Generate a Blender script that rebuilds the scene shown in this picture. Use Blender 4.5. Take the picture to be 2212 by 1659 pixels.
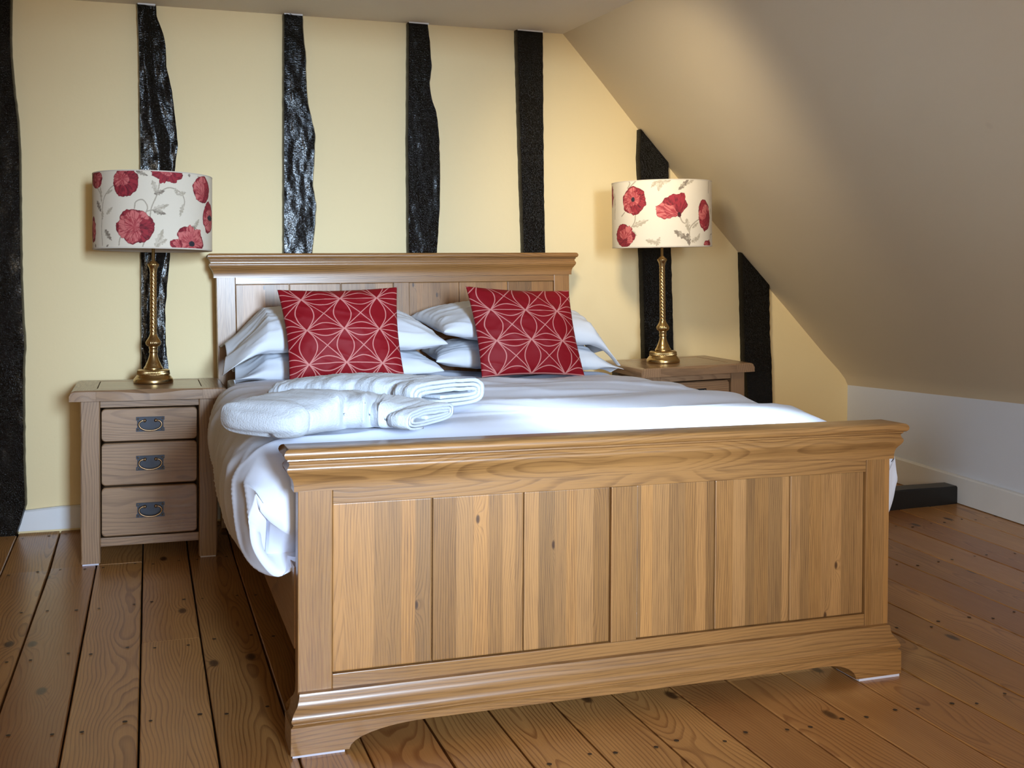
import bpy, bmesh, math, random
import numpy as np
from mathutils import Vector, Matrix, Euler, noise as mnoise

random.seed(7); np.random.seed(7)
PI = math.pi
for o in list(bpy.data.objects): bpy.data.objects.remove(o, do_unlink=True)
scene = bpy.context.scene
COL = scene.collection

# ------------------------------------------------------------------ camera
def make_camera():
    cd = bpy.data.cameras.new('camera'); co = bpy.data.objects.new('camera', cd); COL.objects.link(co)
    yaw, pit, rol = math.radians(19.029), math.radians(-1.097), math.radians(0.304)
    fw = Vector((math.sin(yaw)*math.cos(pit), math.cos(yaw)*math.cos(pit), math.sin(pit)))
    r = Vector((math.cos(yaw), -math.sin(yaw), 0)); u = r.cross(fw)
    c, s = math.cos(rol), math.sin(rol)
    r2 = c*r + s*u; u2 = -s*r + c*u
    m = Matrix((r2, u2, -fw)).transposed().to_4x4(); m.translation = Vector((-0.2905, -2.4166, 1.0705))
    co.matrix_world = m
    cd.sensor_fit = 'HORIZONTAL'; cd.sensor_width = 36; cd.lens = 2278.17/2212*36
    cd.shift_y = -0.0704; cd.clip_start = 0.05
    scene.camera = co
make_camera()

# ------------------------------------------------------------------ light
scene.view_settings.view_transform = 'Standard'; scene.view_settings.look = 'None'
scene.view_settings.gamma = 1; scene.view_settings.use_curve_mapping = False
scene.view_settings.exposure = 0.0
W = bpy.data.worlds.new('world'); scene.world = W; W.use_nodes = True
W.node_tree.nodes['Background'].inputs[0].default_value = (0.75, 0.85, 1.0, 1)
W.node_tree.nodes['Background'].inputs[1].default_value = 0.3
def area(name, loc, aim, sx, sy, power, col, shape='RECTANGLE'):
    l = bpy.data.lights.new(name, 'AREA'); l.shape = shape; l.size = sx; l.size_y = sy; l.energy = power; l.color = col
    o = bpy.data.objects.new(name, l); COL.objects.link(o); o.location = loc
    o.rotation_euler = (Vector(aim)-Vector(loc)).to_track_quat('-Z', 'Y').to_euler(); return o
# daylight from the tall gable window; the others are unseen lights added as fill
key = area('tall_window_light', (0.62, -4.60, 1.55), (0.42, 2.4, 0.64), 0.6, 1.1, 25, (0.57, 0.77, 1.0)); key.data.spread = math.radians(36)
sw = area('kneewall_fill_light', (-2.02, -3.50, 1.25), (3.3, 1.1, 0.40), 0.8, 0.9, 12.5, (0.70, 0.86, 1.0)); sw.data.spread = math.radians(48)  # unseen cool light added to lift the kneewall and right floor
fl = area('room_fill_light', (0.10, -5.08, 1.40), (1.8, 1.2, 0.35), 1.5, 1.1, 36, (1.0, 0.78, 0.50)); fl.data.spread = math.radians(120)
cl = area('wall_fill_light', (0.95, 0.72, 2.12), (2.3, 2.45, 1.40), 0.30, 0.30, 4.4, (1.0, 0.84, 0.58), 'DISK'); cl.data.spread = math.radians(66)  # unseen warm light added for the glow on the right wall
rw = area('duvet_fill_light', (1.15, 0.24, 2.16), (1.20, 0.37, 0.7), 0.8, 0.16, 4.6, (0.66, 0.84, 1.0)); rw.data.spread = math.radians(23)  # unseen narrow light added to brighten the duvet behind the footboard

# ------------------------------------------------------------------ helpers
def lin(r, g, b):
    f = lambda c: (c/255/12.92) if c/255 <= 0.04045 else ((c/255+0.055)/1.055)**2.4
    return (f(r), f(g), f(b), 1.0)

def link(name, me, mat=None, parent=None, smooth=False, auto=None):
    o = bpy.data.objects.new(name, me); COL.objects.link(o)
    if mat is not None: me.materials.append(mat)
    if parent is not None: o.parent = parent
    if smooth:
        me.polygons.foreach_set('use_smooth', [True]*len(me.polygons))
        if auto:
            sharp_by_angle(me, auto)
    return o
def sharp_by_angle(me, deg):
    bm = bmesh.new(); bm.from_mesh(me); a = math.radians(deg)
    for e in bm.edges:
        if len(e.link_faces) == 2 and e.calc_face_angle(0) > a: e.smooth = False
    bm.to_mesh(me); bm.free()
def mesh_py(verts, faces, name='m'):
    me = bpy.data.meshes.new(name); me.from_pydata([tuple(map(float, v)) for v in verts], [], faces); me.update(); return me
def mesh_grid(P, name='m', close_u=False, flip=False):
    """P: (nu,nv,3) array -> quad grid mesh, fast"""
    nu, nv = P.shape[:2]
    idx = np.arange(nu*nv).reshape(nu, nv)
    if close_u: idx = np.vstack([idx, idx[:1]])
    a = idx[:-1, :-1].ravel(); b = idx[1:, :-1].ravel(); c = idx[1:, 1:].ravel(); d = idx[:-1, 1:].ravel()
    F = np.stack([a, b, c, d] if not flip else [d, c, b, a], 1).astype(np.int32)
    me = bpy.data.meshes.new(name)
    me.vertices.add(nu*nv); me.vertices.foreach_set('co', P.reshape(-1).astype(np.float32))
    me.loops.add(F.size); me.loops.foreach_set('vertex_index', F.ravel())
    me.polygons.add(len(F)); me.polygons.foreach_set('loop_start', np.arange(0, F.size, 4, dtype=np.int32))
    me.update(calc_edges=True); me.validate(); return me
def fix_normals(me):
    bm = bmesh.new(); bm.from_mesh(me); bmesh.ops.recalc_face_normals(bm, faces=bm.faces); bm.to_mesh(me); bm.free()
def bm_box(bm, x0, x1, y0, y1, z0, z1, bev=0.0, seg=2):
    vs = [bm.verts.new((x, y, z)) for x in (x0, x1) for y in (y0, y1) for z in (z0, z1)]
    f = [(0, 1, 3, 2), (4, 6, 7, 5), (0, 4, 5, 1), (2, 3, 7, 6), (0, 2, 6, 4), (1, 5, 7, 3)]
    fs = [bm.faces.new([vs[i] for i in q]) for q in f]
    if bev > 0:
        es = list({e for q in fs for e in q.edges})
        bmesh.ops.bevel(bm, geom=es, offset=bev, segments=seg, profile=0.6, affect='EDGES')
def box(name, x0, x1, y0, y1, z0, z1, mat, parent=None, bev=0.0, seg=2):
    bm = bmesh.new(); bm_box(bm, x0, x1, y0, y1, z0, z1, bev, seg)
    bmesh.ops.recalc_face_normals(bm, faces=bm.faces)
    me = bpy.data.meshes.new(name); bm.to_mesh(me); bm.free()
    return link(name, me, mat, parent)
def extrude_x(name, prof, x0, x1, mat, parent=None, miter=None, smooth=False):
    """closed (y,z) profile swept along x; miter(y,z)-> inset of the ends"""
    n = len(prof); V = []
    for k, x in enumerate((x0, x1)):
        for (y, z) in prof:
            m = miter(y, z) if miter else 0
            V.append((x + (m if k == 0 else -m), y, z))
    F = [(i, (i+1) % n, n+(i+1) % n, n+i) for i in range(n)] + [tuple(range(n-1, -1, -1)), tuple(range(n, 2*n))]
    me = mesh_py(V, F, name); fix_normals(me)
    return link(name, me, mat, parent, smooth, 35 if smooth else None)
def prism_y(name, poly, y0, y1, mat, parent=None, bev=0.0):
    """closed (x,z) polygon with thickness in y"""
    bm = bmesh.new(); n = len(poly)
    a = [bm.verts.new((x, y0, z)) for x, z in poly]; b = [bm.verts.new((x, y1, z)) for x, z in poly]
    fr = bm.faces.new(a); bm.faces.new(b[::-1])
    for i in range(n): bm.faces.new((a[i], b[i], b[(i+1) % n], a[(i+1) % n]))
    bmesh.ops.recalc_face_normals(bm, faces=bm.faces)
    if bev: bmesh.ops.bevel(bm, geom=list(fr.edges), offset=bev, segments=2, affect='EDGES')
    me = bpy.data.meshes.new(name); bm.to_mesh(me); bm.free(); return link(name, me, mat, parent)
def lathe(name, prof, mat, parent=None, n=48, mod=None):
    """prof list of (r,z); mod(theta,z)-> radius factor"""
    th = np.linspace(0, 2*PI, n, endpoint=False)
    P = np.zeros((n, len(prof), 3))
    for j, (r, z) in enumerate(prof):
        k = np.array([mod(t, z) for t in th]) if mod else 1.0
        P[:, j, 0] = r*k*np.cos(th); P[:, j, 1] = r*k*np.sin(th); P[:, j, 2] = z
    me = mesh_grid(P, name, close_u=True)
    return link(name, me, mat, parent, True, 50)
def tube_mesh(pts, rad, n=10, name='tube', caps=True):
    pts = [Vector(p) for p in pts]; m = len(pts); V = []; F = []
    up = Vector((0, 1, 0))
    for i, p in enumerate(pts):
        t = (pts[min(i+1, m-1)]-pts[max(i-1, 0)]).normalized()
        a = t.cross(up)
        if a.length < 1e-4: a = t.cross(Vector((1, 0, 0)))
        a.normalize(); b = t.cross(a); r = rad[i] if hasattr(rad, '__len__') else rad
        for k in range(n): V.append(p + r*(math.cos(2*PI*k/n)*a + math.sin(2*PI*k/n)*b))
    for i in range(m-1):
        for k in range(n): F.append((i*n+k, i*n+(k+1) % n, (i+1)*n+(k+1) % n, (i+1)*n+k))
    if caps: F += [tuple(range(n-1, -1, -1)), tuple(range((m-1)*n, m*n))]
    me = mesh_py(V, F, name); fix_normals(me); return me
def empty(name, loc=(0, 0, 0), rot=(0, 0, 0)):
    o = bpy.data.objects.new(name, None); COL.objects.link(o); o.location = loc; o.rotation_euler = rot; o.empty_display_size = 0.05; return o
def tag(o, label, cat, group=None):
    o['label'] = label; o['category'] = cat
    if group: o['group'] = group
    return o
def structure(o): o['kind'] = 'structure'; return o
def copy_tree(o, parent=None, name=None):
    c = o.copy(); COL.objects.link(c)
    if parent is not None: c.parent = parent
    for ch in list(o.children): copy_tree(ch, c)
    return c
def nz(x, y, z=0.0): return mnoise.noise(Vector((x, y, z)))
def interp(tab, t):
    xs = [a for a, b in tab]; ys = [b for a, b in tab]; return float(np.interp(t, xs, ys))

# ------------------------------------------------------------------ materials
class NT:
    def __init__(s, name):
        s.m = bpy.data.materials.new(name); s.m.use_nodes = True; s.t = s.m.node_tree; s.n = s.t.nodes
        s.b = s.n['Principled BSDF']
    def node(s, typ, **kw):
        x = s.n.new(typ)
        for k, v in kw.items(): setattr(x, k, v)
        return x
    def put(s, sock, v):
        if isinstance(v, bpy.types.NodeSocket): s.t.links.new(v, sock)
        elif v is not None: sock.default_value = v
    def math(s, op, a, b=None, c=None, clamp=False):
        x = s.node('ShaderNodeMath', operation=op, use_clamp=clamp)
        s.put(x.inputs[0], a)
        if b is not None: s.put(x.inputs[1], b)
        if c is not None: s.put(x.inputs[2], c)
        return x.outputs[0]
    def vec(s, x, y, z):
        c = s.node('ShaderNodeCombineXYZ'); s.put(c.inputs[0], x); s.put(c.inputs[1], y); s.put(c.inputs[2], z); return c.outputs[0]
    def noise(s, v, scale, detail=2, rough=0.5, dims='3D'):
        x = s.node('ShaderNodeTexNoise', noise_dimensions=dims); s.put(x.inputs['Vector'], v)
        x.inputs['Scale'].default_value = scale; x.inputs['Detail'].default_value = detail; x.inputs['Roughness'].default_value = rough
        return x.outputs['Fac']
    def mix(s, f, a, b, blend='MIX'):
        x = s.node('ShaderNodeMix', data_type='RGBA', blend_type=blend)
        s.put(x.inputs[0], f); s.put(x.inputs[6], a); s.put(x.inputs[7], b); return x.outputs[2]
    def ramp(s, f, pts, mode='LINEAR'):
        x = s.node('ShaderNodeValToRGB'); e = x.color_ramp; e.interpolation = mode
        while len(e.elements) < len(pts): e.elements.new(0.5)
        for el, (p, c) in zip(e.elements, pts):
            el.position = p; el.color = c if hasattr(c, '__len__') else (c, c, c, 1)
        s.put(x.inputs[0], f); return x.outputs[0]
    def bump(s, h, strength, dist=0.002):
        x = s.node('ShaderNodeBump'); x.inputs['Strength'].default_value = strength; x.inputs['Distance'].default_value = dist
        s.put(x.inputs['Height'], h); s.t.links.new(x.outputs[0], s.b.inputs['Normal']); return x
    def done(s, col=None, rough=None, metal=None, **kw):
        if col is not None: s.put(s.b.inputs['Base Color'], col)
        if rough is not None: s.put(s.b.inputs['Roughness'], rough)
        if metal is not None: s.put(s.b.inputs['Metallic'], metal)
        for k, v in kw.items(): s.put(s.b.inputs[k.replace('_', ' ')], v)
        return s.m

def wood(name, axis, light, dark, ring=130, ring_str=0.55, stave=0.0, stave_amt=0.0, rough=0.38, knots=0.0, var=0.25, warp=0.06,
         coat=0.0, red=None, fine=0.35, knot_scale=(3.2, 1.5)):
    """growth-ring wood; axis = grain direction in object space"""
    s = NT(name)
    tc = s.node('ShaderNodeTexCoord'); sep = s.node('ShaderNodeSeparateXYZ'); s.t.links.new(tc.outputs['Object'], sep.inputs[0])
    X, Y, Z = sep.outputs
    l, a, t = {'X': (X, Z, Y), 'Z': (Z, X, Y), 'Y': (Y, X, Z), 'XT': (X, Y, Z)}[axis]
    rnd = s.node('ShaderNodeObjectInfo').outputs['Random']
    r1 = s.math('FRACT', s.math('MULTIPLY', rnd, 17.31)); r2 = s.math('FRACT', s.math('MULTIPLY', rnd, 71.7)); r3 = s.math('FRACT', s.math('MULTIPLY', rnd, 233.3))
    tone = r3; lo = s.math('MULTIPLY', rnd, 37.0)
    if stave:
        v = s.node('ShaderNodeTexVoronoi', voronoi_dimensions='1D', feature='F1'); v.inputs['Scale'].default_value = stave; v.inputs['Randomness'].default_value = 1.0
        s.put(v.inputs['W'], s.math('ADD', a, s.math('MULTIPLY', rnd, 9.0)))
        sc = s.node('ShaderNodeSeparateColor'); s.t.links.new(v.outputs['Color'], sc.inputs[0])
        r1 = sc.outputs[0]; r2 = sc.outputs[1]; st = sc.outputs[2]; lo = s.math('MULTIPLY', s.math('ADD', r1, r2), 13.0)
    lz = s.math('ADD', l, lo)
    # knots bend the grain around them
    wv = s.vec(s.math('MULTIPLY', a, 3.0), s.math('MULTIPLY', t, 3.0), s.math('MULTIPLY', lz, 1.1))
    n1 = s.noise(wv, 1.0, 2.0, 0.5)
    n2 = s.noise(s.vec(s.math('MULTIPLY', a, 14.0), s.math('MULTIPLY', t, 14.0), s.math('MULTIPLY', lz, 3.0)), 1.0, 2.0, 0.5)
    ca = s.math('SUBTRACT', a, s.math('MULTIPLY', s.math('SUBTRACT', r1, 0.5), 0.22)) if stave else None
    if not stave:
        ca = s.math('ADD', a, s.math('MULTIPLY', s.math('SUBTRACT', r1, 0.5), 0.12))
        # boards are built in parent space, so fold the across coordinate around the board with a random centre
        ca = s.math('SUBTRACT', s.math('MODULO', s.math('ADD', ca, 20.0), 0.33), 0.165)
    ct = s.math('ADD', 0.02, s.math('MULTIPLY', r2, 0.07))
    ct = s.math('ADD', ct, s.math('MULTIPLY', s.math('SUBTRACT', n1, 0.5), 0.10))
    r = s.math('SQRT', s.math('ADD', s.math('MULTIPLY', ca, ca), s.math('MULTIPLY', ct, ct)))
    r = s.math('ADD', r, s.math('MULTIPLY', s.math('SUBTRACT', n1, 0.5), warp))
    r = s.math('ADD', r, s.math('MULTIPLY', s.math('SUBTRACT', n2, 0.5), 0.012))
    kn = None
    if knots:
        kv = s.node('ShaderNodeTexVoronoi', voronoi_dimensions='2D', feature='F1'); kv.inputs['Scale'].default_value = 1.0; kv.inputs['Randomness'].default_value = 0.9
        s.put(kv.inputs['Vector'], s.vec(s.math('MULTIPLY', s.math('ADD', a, s.math('MULTIPLY', rnd, 5.0)), knot_scale[0]), s.math('MULTIPLY', lz, knot_scale[1]), 0.0))
        kd = kv.outputs['Distance']
        r = s.math('ADD', r, s.math('MULTIPLY', s.math('POWER', 2.718, s.math('MULTIPLY', kd, -16.0)), 0.035))
        kn = s.ramp(kd, [(0.0, 1.0), (0.035*knots, 0.9), (0.06*knots, 0.0)])
    fr = s.math('FRACT', s.math('MULTIPLY', r, ring))
    late = s.ramp(fr, [(0.0, 0.15), (0.55, 0.25), (0.86, 1.0), (0.95, 0.85), (1.0, 0.15)])
    pores = s.noise(s.vec(s.math('MULTIPLY', a, 330.0), s.math('MULTIPLY', t, 330.0), s.math('MULTIPLY', lz, 9.0)), 1.0, 3.0, 0.65)
    big = s.noise(s.vec(s.math('MULTIPLY', a, 9.0), s.math('MULTIPLY', t, 9.0), s.math('MULTIPLY', lz, 1.6)), 1.0, 2.0)
    f = s.math('MULTIPLY', late, s.math('MULTIPLY', ring_str, s.math('ADD', 0.35, s.math('MULTIPLY', s.noise(s.vec(s.math('MULTIPLY', a, 20.0), s.math('MULTIPLY', t, 20.0), s.math('MULTIPLY', lz, 2.5)), 1.0, 2), 1.3))))
    f = s.math('ADD', f, s.math('MULTIPLY', s.math('SUBTRACT', s.ramp(pores, [(0.35, 0.0), (0.7, 1.0)]), 0.4), fine))
    f = s.math('ADD', f, s.math('MULTIPLY', s.math('SUBTRACT', big, 0.5), 0.7), clamp=True)
    col = s.mix(f, light, dark)
    k = s.math('ADD', 1.0-var/2, s.math('MULTIPLY', tone, var))
    kr, kg, kb = k, k, k
    if stave:
        k = s.math('MULTIPLY', k, s.math('ADD', 1.0-stave_amt/2, s.math('MULTIPLY', st, stave_amt)))
        hue = s.math('SUBTRACT', s.math('FRACT', s.math('MULTIPLY', st, 7.3)), 0.5)
        kr, kg, kb = s.math('MULTIPLY', k, s.math('ADD', 1.0, s.math('MULTIPLY', hue, 0.06))), k, s.math('MULTIPLY', k, s.math('SUBTRACT', 1.0, s.math('MULTIPLY', hue, 0.16)))
    col = s.mix(1.0, col, s.vec(kr, kg, kb), 'MULTIPLY')
    if red is not None:
        col = s.mix(s.math('MULTIPLY', s.ramp(s.math('FRACT', s.math('MULTIPLY', rnd, 91.3)), [(0.4, 0.0), (1.0, 1.0)]), 0.55), col, red, 'MIX')
    if kn is not None: col = s.mix(s.math('MULTIPLY', kn, 0.9), col, lin(50, 25, 10))
    s.bump(s.math('ADD', pores, s.math('MULTIPLY', late, -0.6)), 0.12, 0.0008)
    return s.done(col, s.math('ADD', rough, s.math('MULTIPLY', s.math('SUBTRACT', pores, 0.5), 0.18)), Coat_Weight=coat, Coat_Roughness=0.22)

OAK_L, OAK_D = lin(153, 110, 63), lin(80, 49, 24)
M = {}
M['oak_x'] = wood('oak_grain_x', 'X', OAK_L, OAK_D, ring=120, ring_str=0.42, var=0.12, rough=0.36, coat=0.25, warp=0.10, fine=0.45)
M['oak_z'] = wood('oak_grain_z', 'Z', OAK_L, OAK_D, ring=150, ring_str=0.32, var=0.12, rough=0.38, coat=0.2, stave=20, stave_amt=0.30, fine=0.5)
M['oak_panel'] = wood('oak_panel_staves', 'Z', OAK_L, OAK_D, ring=160, ring_str=0.44, var=0.08, rough=0.40, coat=0.15, stave=25, stave_amt=0.58, fine=0.5, knots=0.5, knot_scale=(5, 2.2))
OK2L, OK2D = lin(152, 120, 90), lin(90, 64, 45)
M['rustic_x'] = wood('rustic_oak_grain_x', 'X', OK2L, OK2D, ring=95, ring_str=0.5, var=0.22, rough=0.42, coat=0.1, warp=0.09)
M['rustic_xt'] = wood('rustic_oak_top', 'XT', OK2L, OK2D, ring=95, ring_str=0.45, var=0.18, rough=0.30, coat=0.4, warp=0.09)
M['rustic_y'] = wood('rustic_oak_grain_y', 'Y', OK2L, OK2D, ring=95, ring_str=0.45, var=0.18, rough=0.32, coat=0.35, warp=0.09)
M['oak_y'] = wood('oak_grain_y', 'Y', OAK_L, OAK_D, ring=75, ring_str=0.5, var=0.14, rough=0.38, coat=0.2)
M['rustic_z'] = wood('rustic_oak_grain_z', 'Z', OK2L, OK2D, ring=110, ring_str=0.5, var=0.15, rough=0.42, coat=0.1, warp=0.08)
M['pine'] = wood('pine_floorboard', 'Y', lin(188, 138, 80), lin(122, 76, 38), ring=120, ring_str=0.70, var=0.24, rough=0.36, knots=0.9, warp=0.10,
                 coat=0.3, red=lin(136, 80, 42), fine=0.16)

def plaster(name, col, bump=0.12, blot=0.06, rough=0.75):
    s = NT(name); tc = s.node('ShaderNodeTexCoord').outputs['Object']
    n = s.noise(tc, 1.7, 3); k = s.math('ADD', 1-blot/2, s.math('MULTIPLY', n, blot))
    c = s.mix(1.0, col, s.vec(k, k, k), 'MULTIPLY')
    # a few small stains
    v = s.node('ShaderNodeTexVoronoi', feature='F1'); v.inputs['Scale'].default_value = 1.9; s.put(v.inputs['Vector'], tc)
    st = s.ramp(v.outputs['Distance'], [(0.0, 0.10), (0.022, 0.08), (0.034, 0.0)])
    c = s.mix(st, c, lin(120, 104, 84))
    h = s.math('ADD', s.math('MULTIPLY', s.noise(tc, 5.0, 3), 4.0), s.noise(tc, 60, 3))
    s.bump(h, bump, 0.004)
    return s.done(c, rough)
M['wall'] = plaster('cream_wall_paint', lin(236, 216, 170))
M['slope'] = plaster('ivory_slope_paint', lin(212, 198, 172), 0.12)
M['ceil'] = plaster('ceiling_paint', lin(228, 219, 204), 0.12)
M['knee'] = plaster('kneewall_paint', lin(212, 218, 232), 0.12)
def simple(name, col, rough=0.5, metal=0.0, bscale=None, bstr=0.1, **kw):
    s = NT(name); tc = s.node('ShaderNodeTexCoord').outputs['Object']
    n = s.noise(tc, 6.0, 3); k = s.math('ADD', 0.94, s.math('MULTIPLY', n, 0.12))
    c = s.mix(1.0, col, s.vec(k, k, k), 'MULTIPLY')
    if bscale: s.bump(s.noise(tc, bscale, 3), bstr, 0.001)
    return s.done(c, rough, metal, **kw)
M['white_paint'] = simple('white_gloss_paint', lin(222, 224, 228), 0.4, bscale=30, bstr=0.08)
M['brass'] = simple('antique_brass', lin(188, 160, 112), 0.27, 1.0, bscale=180, bstr=0.03)
M['plate'] = simple('gunmetal_plate', lin(50, 53, 60), 0.42, 0.85, bscale=90, bstr=0.1)
M['bronze'] = simple('dark_bronze', lin(150, 128, 100), 0.32, 0.9, bscale=90, bstr=0.06)
M['felt'] = simple('white_felt', lin(205, 205, 220), 0.95)
M['lining'] = simple('shade_lining', lin(208, 198, 184), 0.8)
M['dark'] = simple('dark_void', lin(26, 20, 15), 0.9)
M['nail'] = simple('iron_nail', lin(52, 40, 32), 0.55)
M['glass'] = None
def black_paint():
    s = NT('black_gloss_timber_paint'); tc = s.node('ShaderNodeTexCoord').outputs['Object']
    sep = s.node('ShaderNodeSeparateXYZ'); s.t.links.new(tc, sep.inputs[0]); X, Y, Z = sep.outputs
    saw = s.noise(s.vec(s.math('MULTIPLY', X, 60.0), s.math('MULTIPLY', Y, 60.0), s.math('MULTIPLY', Z, 190.0)), 1.0, 3, 0.6)
    fib = s.noise(s.vec(s.math('MULTIPLY', X, 300.0), s.math('MULTIPLY', Y, 300.0), s.math('MULTIPLY', Z, 140.0)), 1.0, 2, 0.6)
    lump = s.noise(s.vec(s.math('MULTIPLY', X, 26.0), s.math('MULTIPLY', Y, 26.0), s.math('MULTIPLY', Z, 14.0)), 1.0, 2, 0.5)
    pit = s.ramp(fib, [(0.50, 0.0), (0.62, 1.0)])
    h = s.math('ADD', s.math('MULTIPLY', s.math('MULTIPLY', saw, lump), 0.95), s.math('MULTIPLY', pit, 0.30))
    s.bump(h, 0.6, 0.003)
    n = s.noise(tc, 5.0, 2)
    return s.done(lin(6, 5, 4), s.math('ADD', 0.07, s.math('MULTIPLY', n, 0.08)), Specular_IOR_Level=0.24)
M['black'] = black_paint()
M['black_dull'] = simple('black_beam_paint', lin(20, 19, 19), 0.38, bscale=40, bstr=0.3)
def linen(name, col, scale=700, sheen=0.2, rough=0.8, crease=0.0):
    s = NT(name); tc = s.node('ShaderNodeTexCoord').outputs['Object']
    h = s.noise(tc, scale, 2)
    h2 = s.noise(tc, 9.0, 4, 0.6)
    s.bump(s.math('ADD', s.math('MULTIPLY', h, 0.15), s.math('MULTIPLY', h2, crease)), 0.25, 0.004)
    return s.done(col, rough, Sheen_Weight=sheen, Sheen_Roughness=0.5)
M['linen'] = linen('white_cotton', lin(216, 221, 230), sheen=0.05, crease=0.9)
M['duvet'] = linen('white_duvet_cotton', lin(218, 222, 236), sheen=0.05, crease=0.5)
M['terry'] = linen('white_terry', lin(200, 207, 217), scale=210, sheen=0.15, rough=0.95, crease=0.3)
M['terry'].node_tree.nodes['Bump'].inputs['Strength'].default_value = 1.0
M['terry'].node_tree.nodes['Bump'].inputs['Distance'].default_value = 0.011
def cushion_mat():
    s = NT('red_cushion_satin'); uv = s.node('ShaderNodeUVMap').outputs[0]
    sep = s.node('ShaderNodeSeparateXYZ'); s.t.links.new(uv, sep.inputs[0]); u, v = sep.outputs[0], sep.outputs[1]
    fu = s.math('FRACT', u); fv = s.math('FRACT', v)
    du = s.math('ABSOLUTE', s.math('SUBTRACT', u, s.math('ROUND', u))); dv = s.math('ABSOLUTE', s.math('SUBTRACT', v, s.math('ROUND', v)))
    d1 = dv
    d2 = s.math('MULTIPLY', s.math('ABSOLUTE', s.math('SUBTRACT', fu, fv)), 0.707)
    d3 = s.math('MULTIPLY', s.math('ABSOLUTE', s.math('SUBTRACT', s.math('ADD', fu, fv), 1.0)), 0.707)
    d4 = s.math('MULTIPLY', s.math('ABSOLUTE', s.math('SUBTRACT', dv, s.math('MULTIPLY', s.math('SINE', s.math('MULTIPLY', fu, PI)), 0.205))), 0.88)
    d5 = s.math('MULTIPLY', s.math('ABSOLUTE', s.math('SUBTRACT', du, s.math('MULTIPLY', s.math('SINE', s.math('MULTIPLY', fv, PI)), 0.235))), 0.86)
    d = s.math('MINIMUM', d1, s.math('MINIMUM', s.math('MINIMUM', d2, d3), s.math('MINIMUM', d4, d5)))
    line = s.ramp(d, [(0.0, 1.0), (0.0095, 1.0), (0.0155, 0.0)])
    tc = s.node('ShaderNodeTexCoord').outputs['Object']
    wv = s.noise(tc, 900, 1)
    red = s.mix(wv, lin(116, 3, 15), lin(138, 6, 23))
    col = s.mix(line, red, lin(196, 128, 122))
    s.bump(s.math('ADD', s.math('MULTIPLY', line, 0.8), s.math('MULTIPLY', s.noise(tc, 7, 3), 2.0)), 0.25, 0.002)
    return s.done(col, 0.62, Specular_IOR_Level=0.25)
M['cushion'] = cushion_mat()
def print_mat():
    s = NT('poppy_print_fabric'); a = s.node('ShaderNodeVertexColor', layer_name='print')
    tc = s.node('ShaderNodeTexCoord').outputs['Object']
    s.bump(s.noise(tc, 600, 2), 0.1, 0.001)
    return s.done(a.outputs[0], 0.8)
M['print'] = print_mat()

# ------------------------------------------------------------------ floor: old boards on a slightly twisted floor
YW, XK = 2.49, 3.37
def hf(x, y):
    s = 0.0172*min(max(x-0.5, 0), 3.2)
    return s*(y-0.1) + 0.06*max(0, y-1.95)*min(max((1.0-x), 0), 1)
XL, YF = -2.1, -5.2
def build_floor():
    xs = np.linspace(XL-0.1, XK+0.1, 24); ys = np.linspace(YF-0.1, YW+0.1, 30)
    P = np.array([[(x, y, hf(x, y)-0.024) for y in ys] for x in xs])
    fl = structure(link('floor', mesh_grid(P, 'floor'), M['dark']))
    B = [-0.815, -0.649, -0.482, -0.313, -0.139, 0.035, 0.189, 0.362, 0.531, 0.704, 0.875, 1.047, 1.219, 1.393, 1.564, 1.743, 1.925, 2.106,
         2.287, 2.469, 2.648, 2.831, 3.012, 3.187, 3.37]
    while B[0] > XL: B.insert(0, B[0]-0.17)
    joints = {-0.313: [0.95], -0.482: [1.96], 0.875: [0.125], 1.743: [1.2], 0.189: [1.4], -0.815: [0.55], -0.649: [-1.2], 2.287: [-1.0], 1.393: [-1.6]}
    for x0, x1 in zip(B[:-1], B[1:]):
        cuts = [YF] + sorted(joints.get(round(x0, 3), [])) + [YW-0.004]
        for y0, y1 in zip(cuts[:-1], cuts[1:]):
            g = 0.0022 + 0.0012*random.random(); n = max(3, int((y1-y0)/0.25)); lift = random.uniform(-0.0006, 0.0006)
            yy = np.linspace(y0+0.0012, y1-0.0012, n+1); V = []; F = []
            for y in yy:
                e = 0.0012*nz(x0*9, y*2)
                for (x, dz) in ((x0+g+e, -0.022), (x0+g+e, -0.0025), (x0+g+e+0.0025, 0), (x1-g+e-0.0025, 0), (x1-g+e, -0.0025), (x1-g+e, -0.022)):
                    V.append((x, y, hf(x, y)+dz+lift))
            for i in range(n):
                for k in range(5): F.append((i*6+k, (i+1)*6+k, (i+1)*6+k+1, i*6+k+1))
            F += [tuple(range(6)), tuple(range(n*6+5, n*6-1, -1))]
            me = mesh_py(V, F, 'plank'); fix_normals(me)
            o = link('plank', me, M['pine'], fl)
    # nail heads along the joists
    V = []; F = []
    for j in (2.42, 1.92, 1.37, 0.9, 0.33, -0.2, -0.75, -1.3):
        for x0, x1 in zip(B[:-1], B[1:]):
            for x in (x0+0.032, x1-0.032):
                y = j + random.uniform(-0.02, 0.02); xx = x+random.uniform(-0.008, 0.008); r = random.uniform(0.0048, 0.0068); b = len(V)
                for k in range(8): V.append((xx+r*math.cos(k*PI/4), y+r*math.sin(k*PI/4), hf(xx, y)+0.0006+0.0012))
                V.append((xx, y, hf(xx, y)+0.0022)); F += [(b+k, b+(k+1) % 8, b+8) for k in range(8)]
    nl = link('nail_heads', mesh_py(V, F, 'nails'), M['nail'], fl); nl['kind'] = 'stuff'
build_floor()

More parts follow.
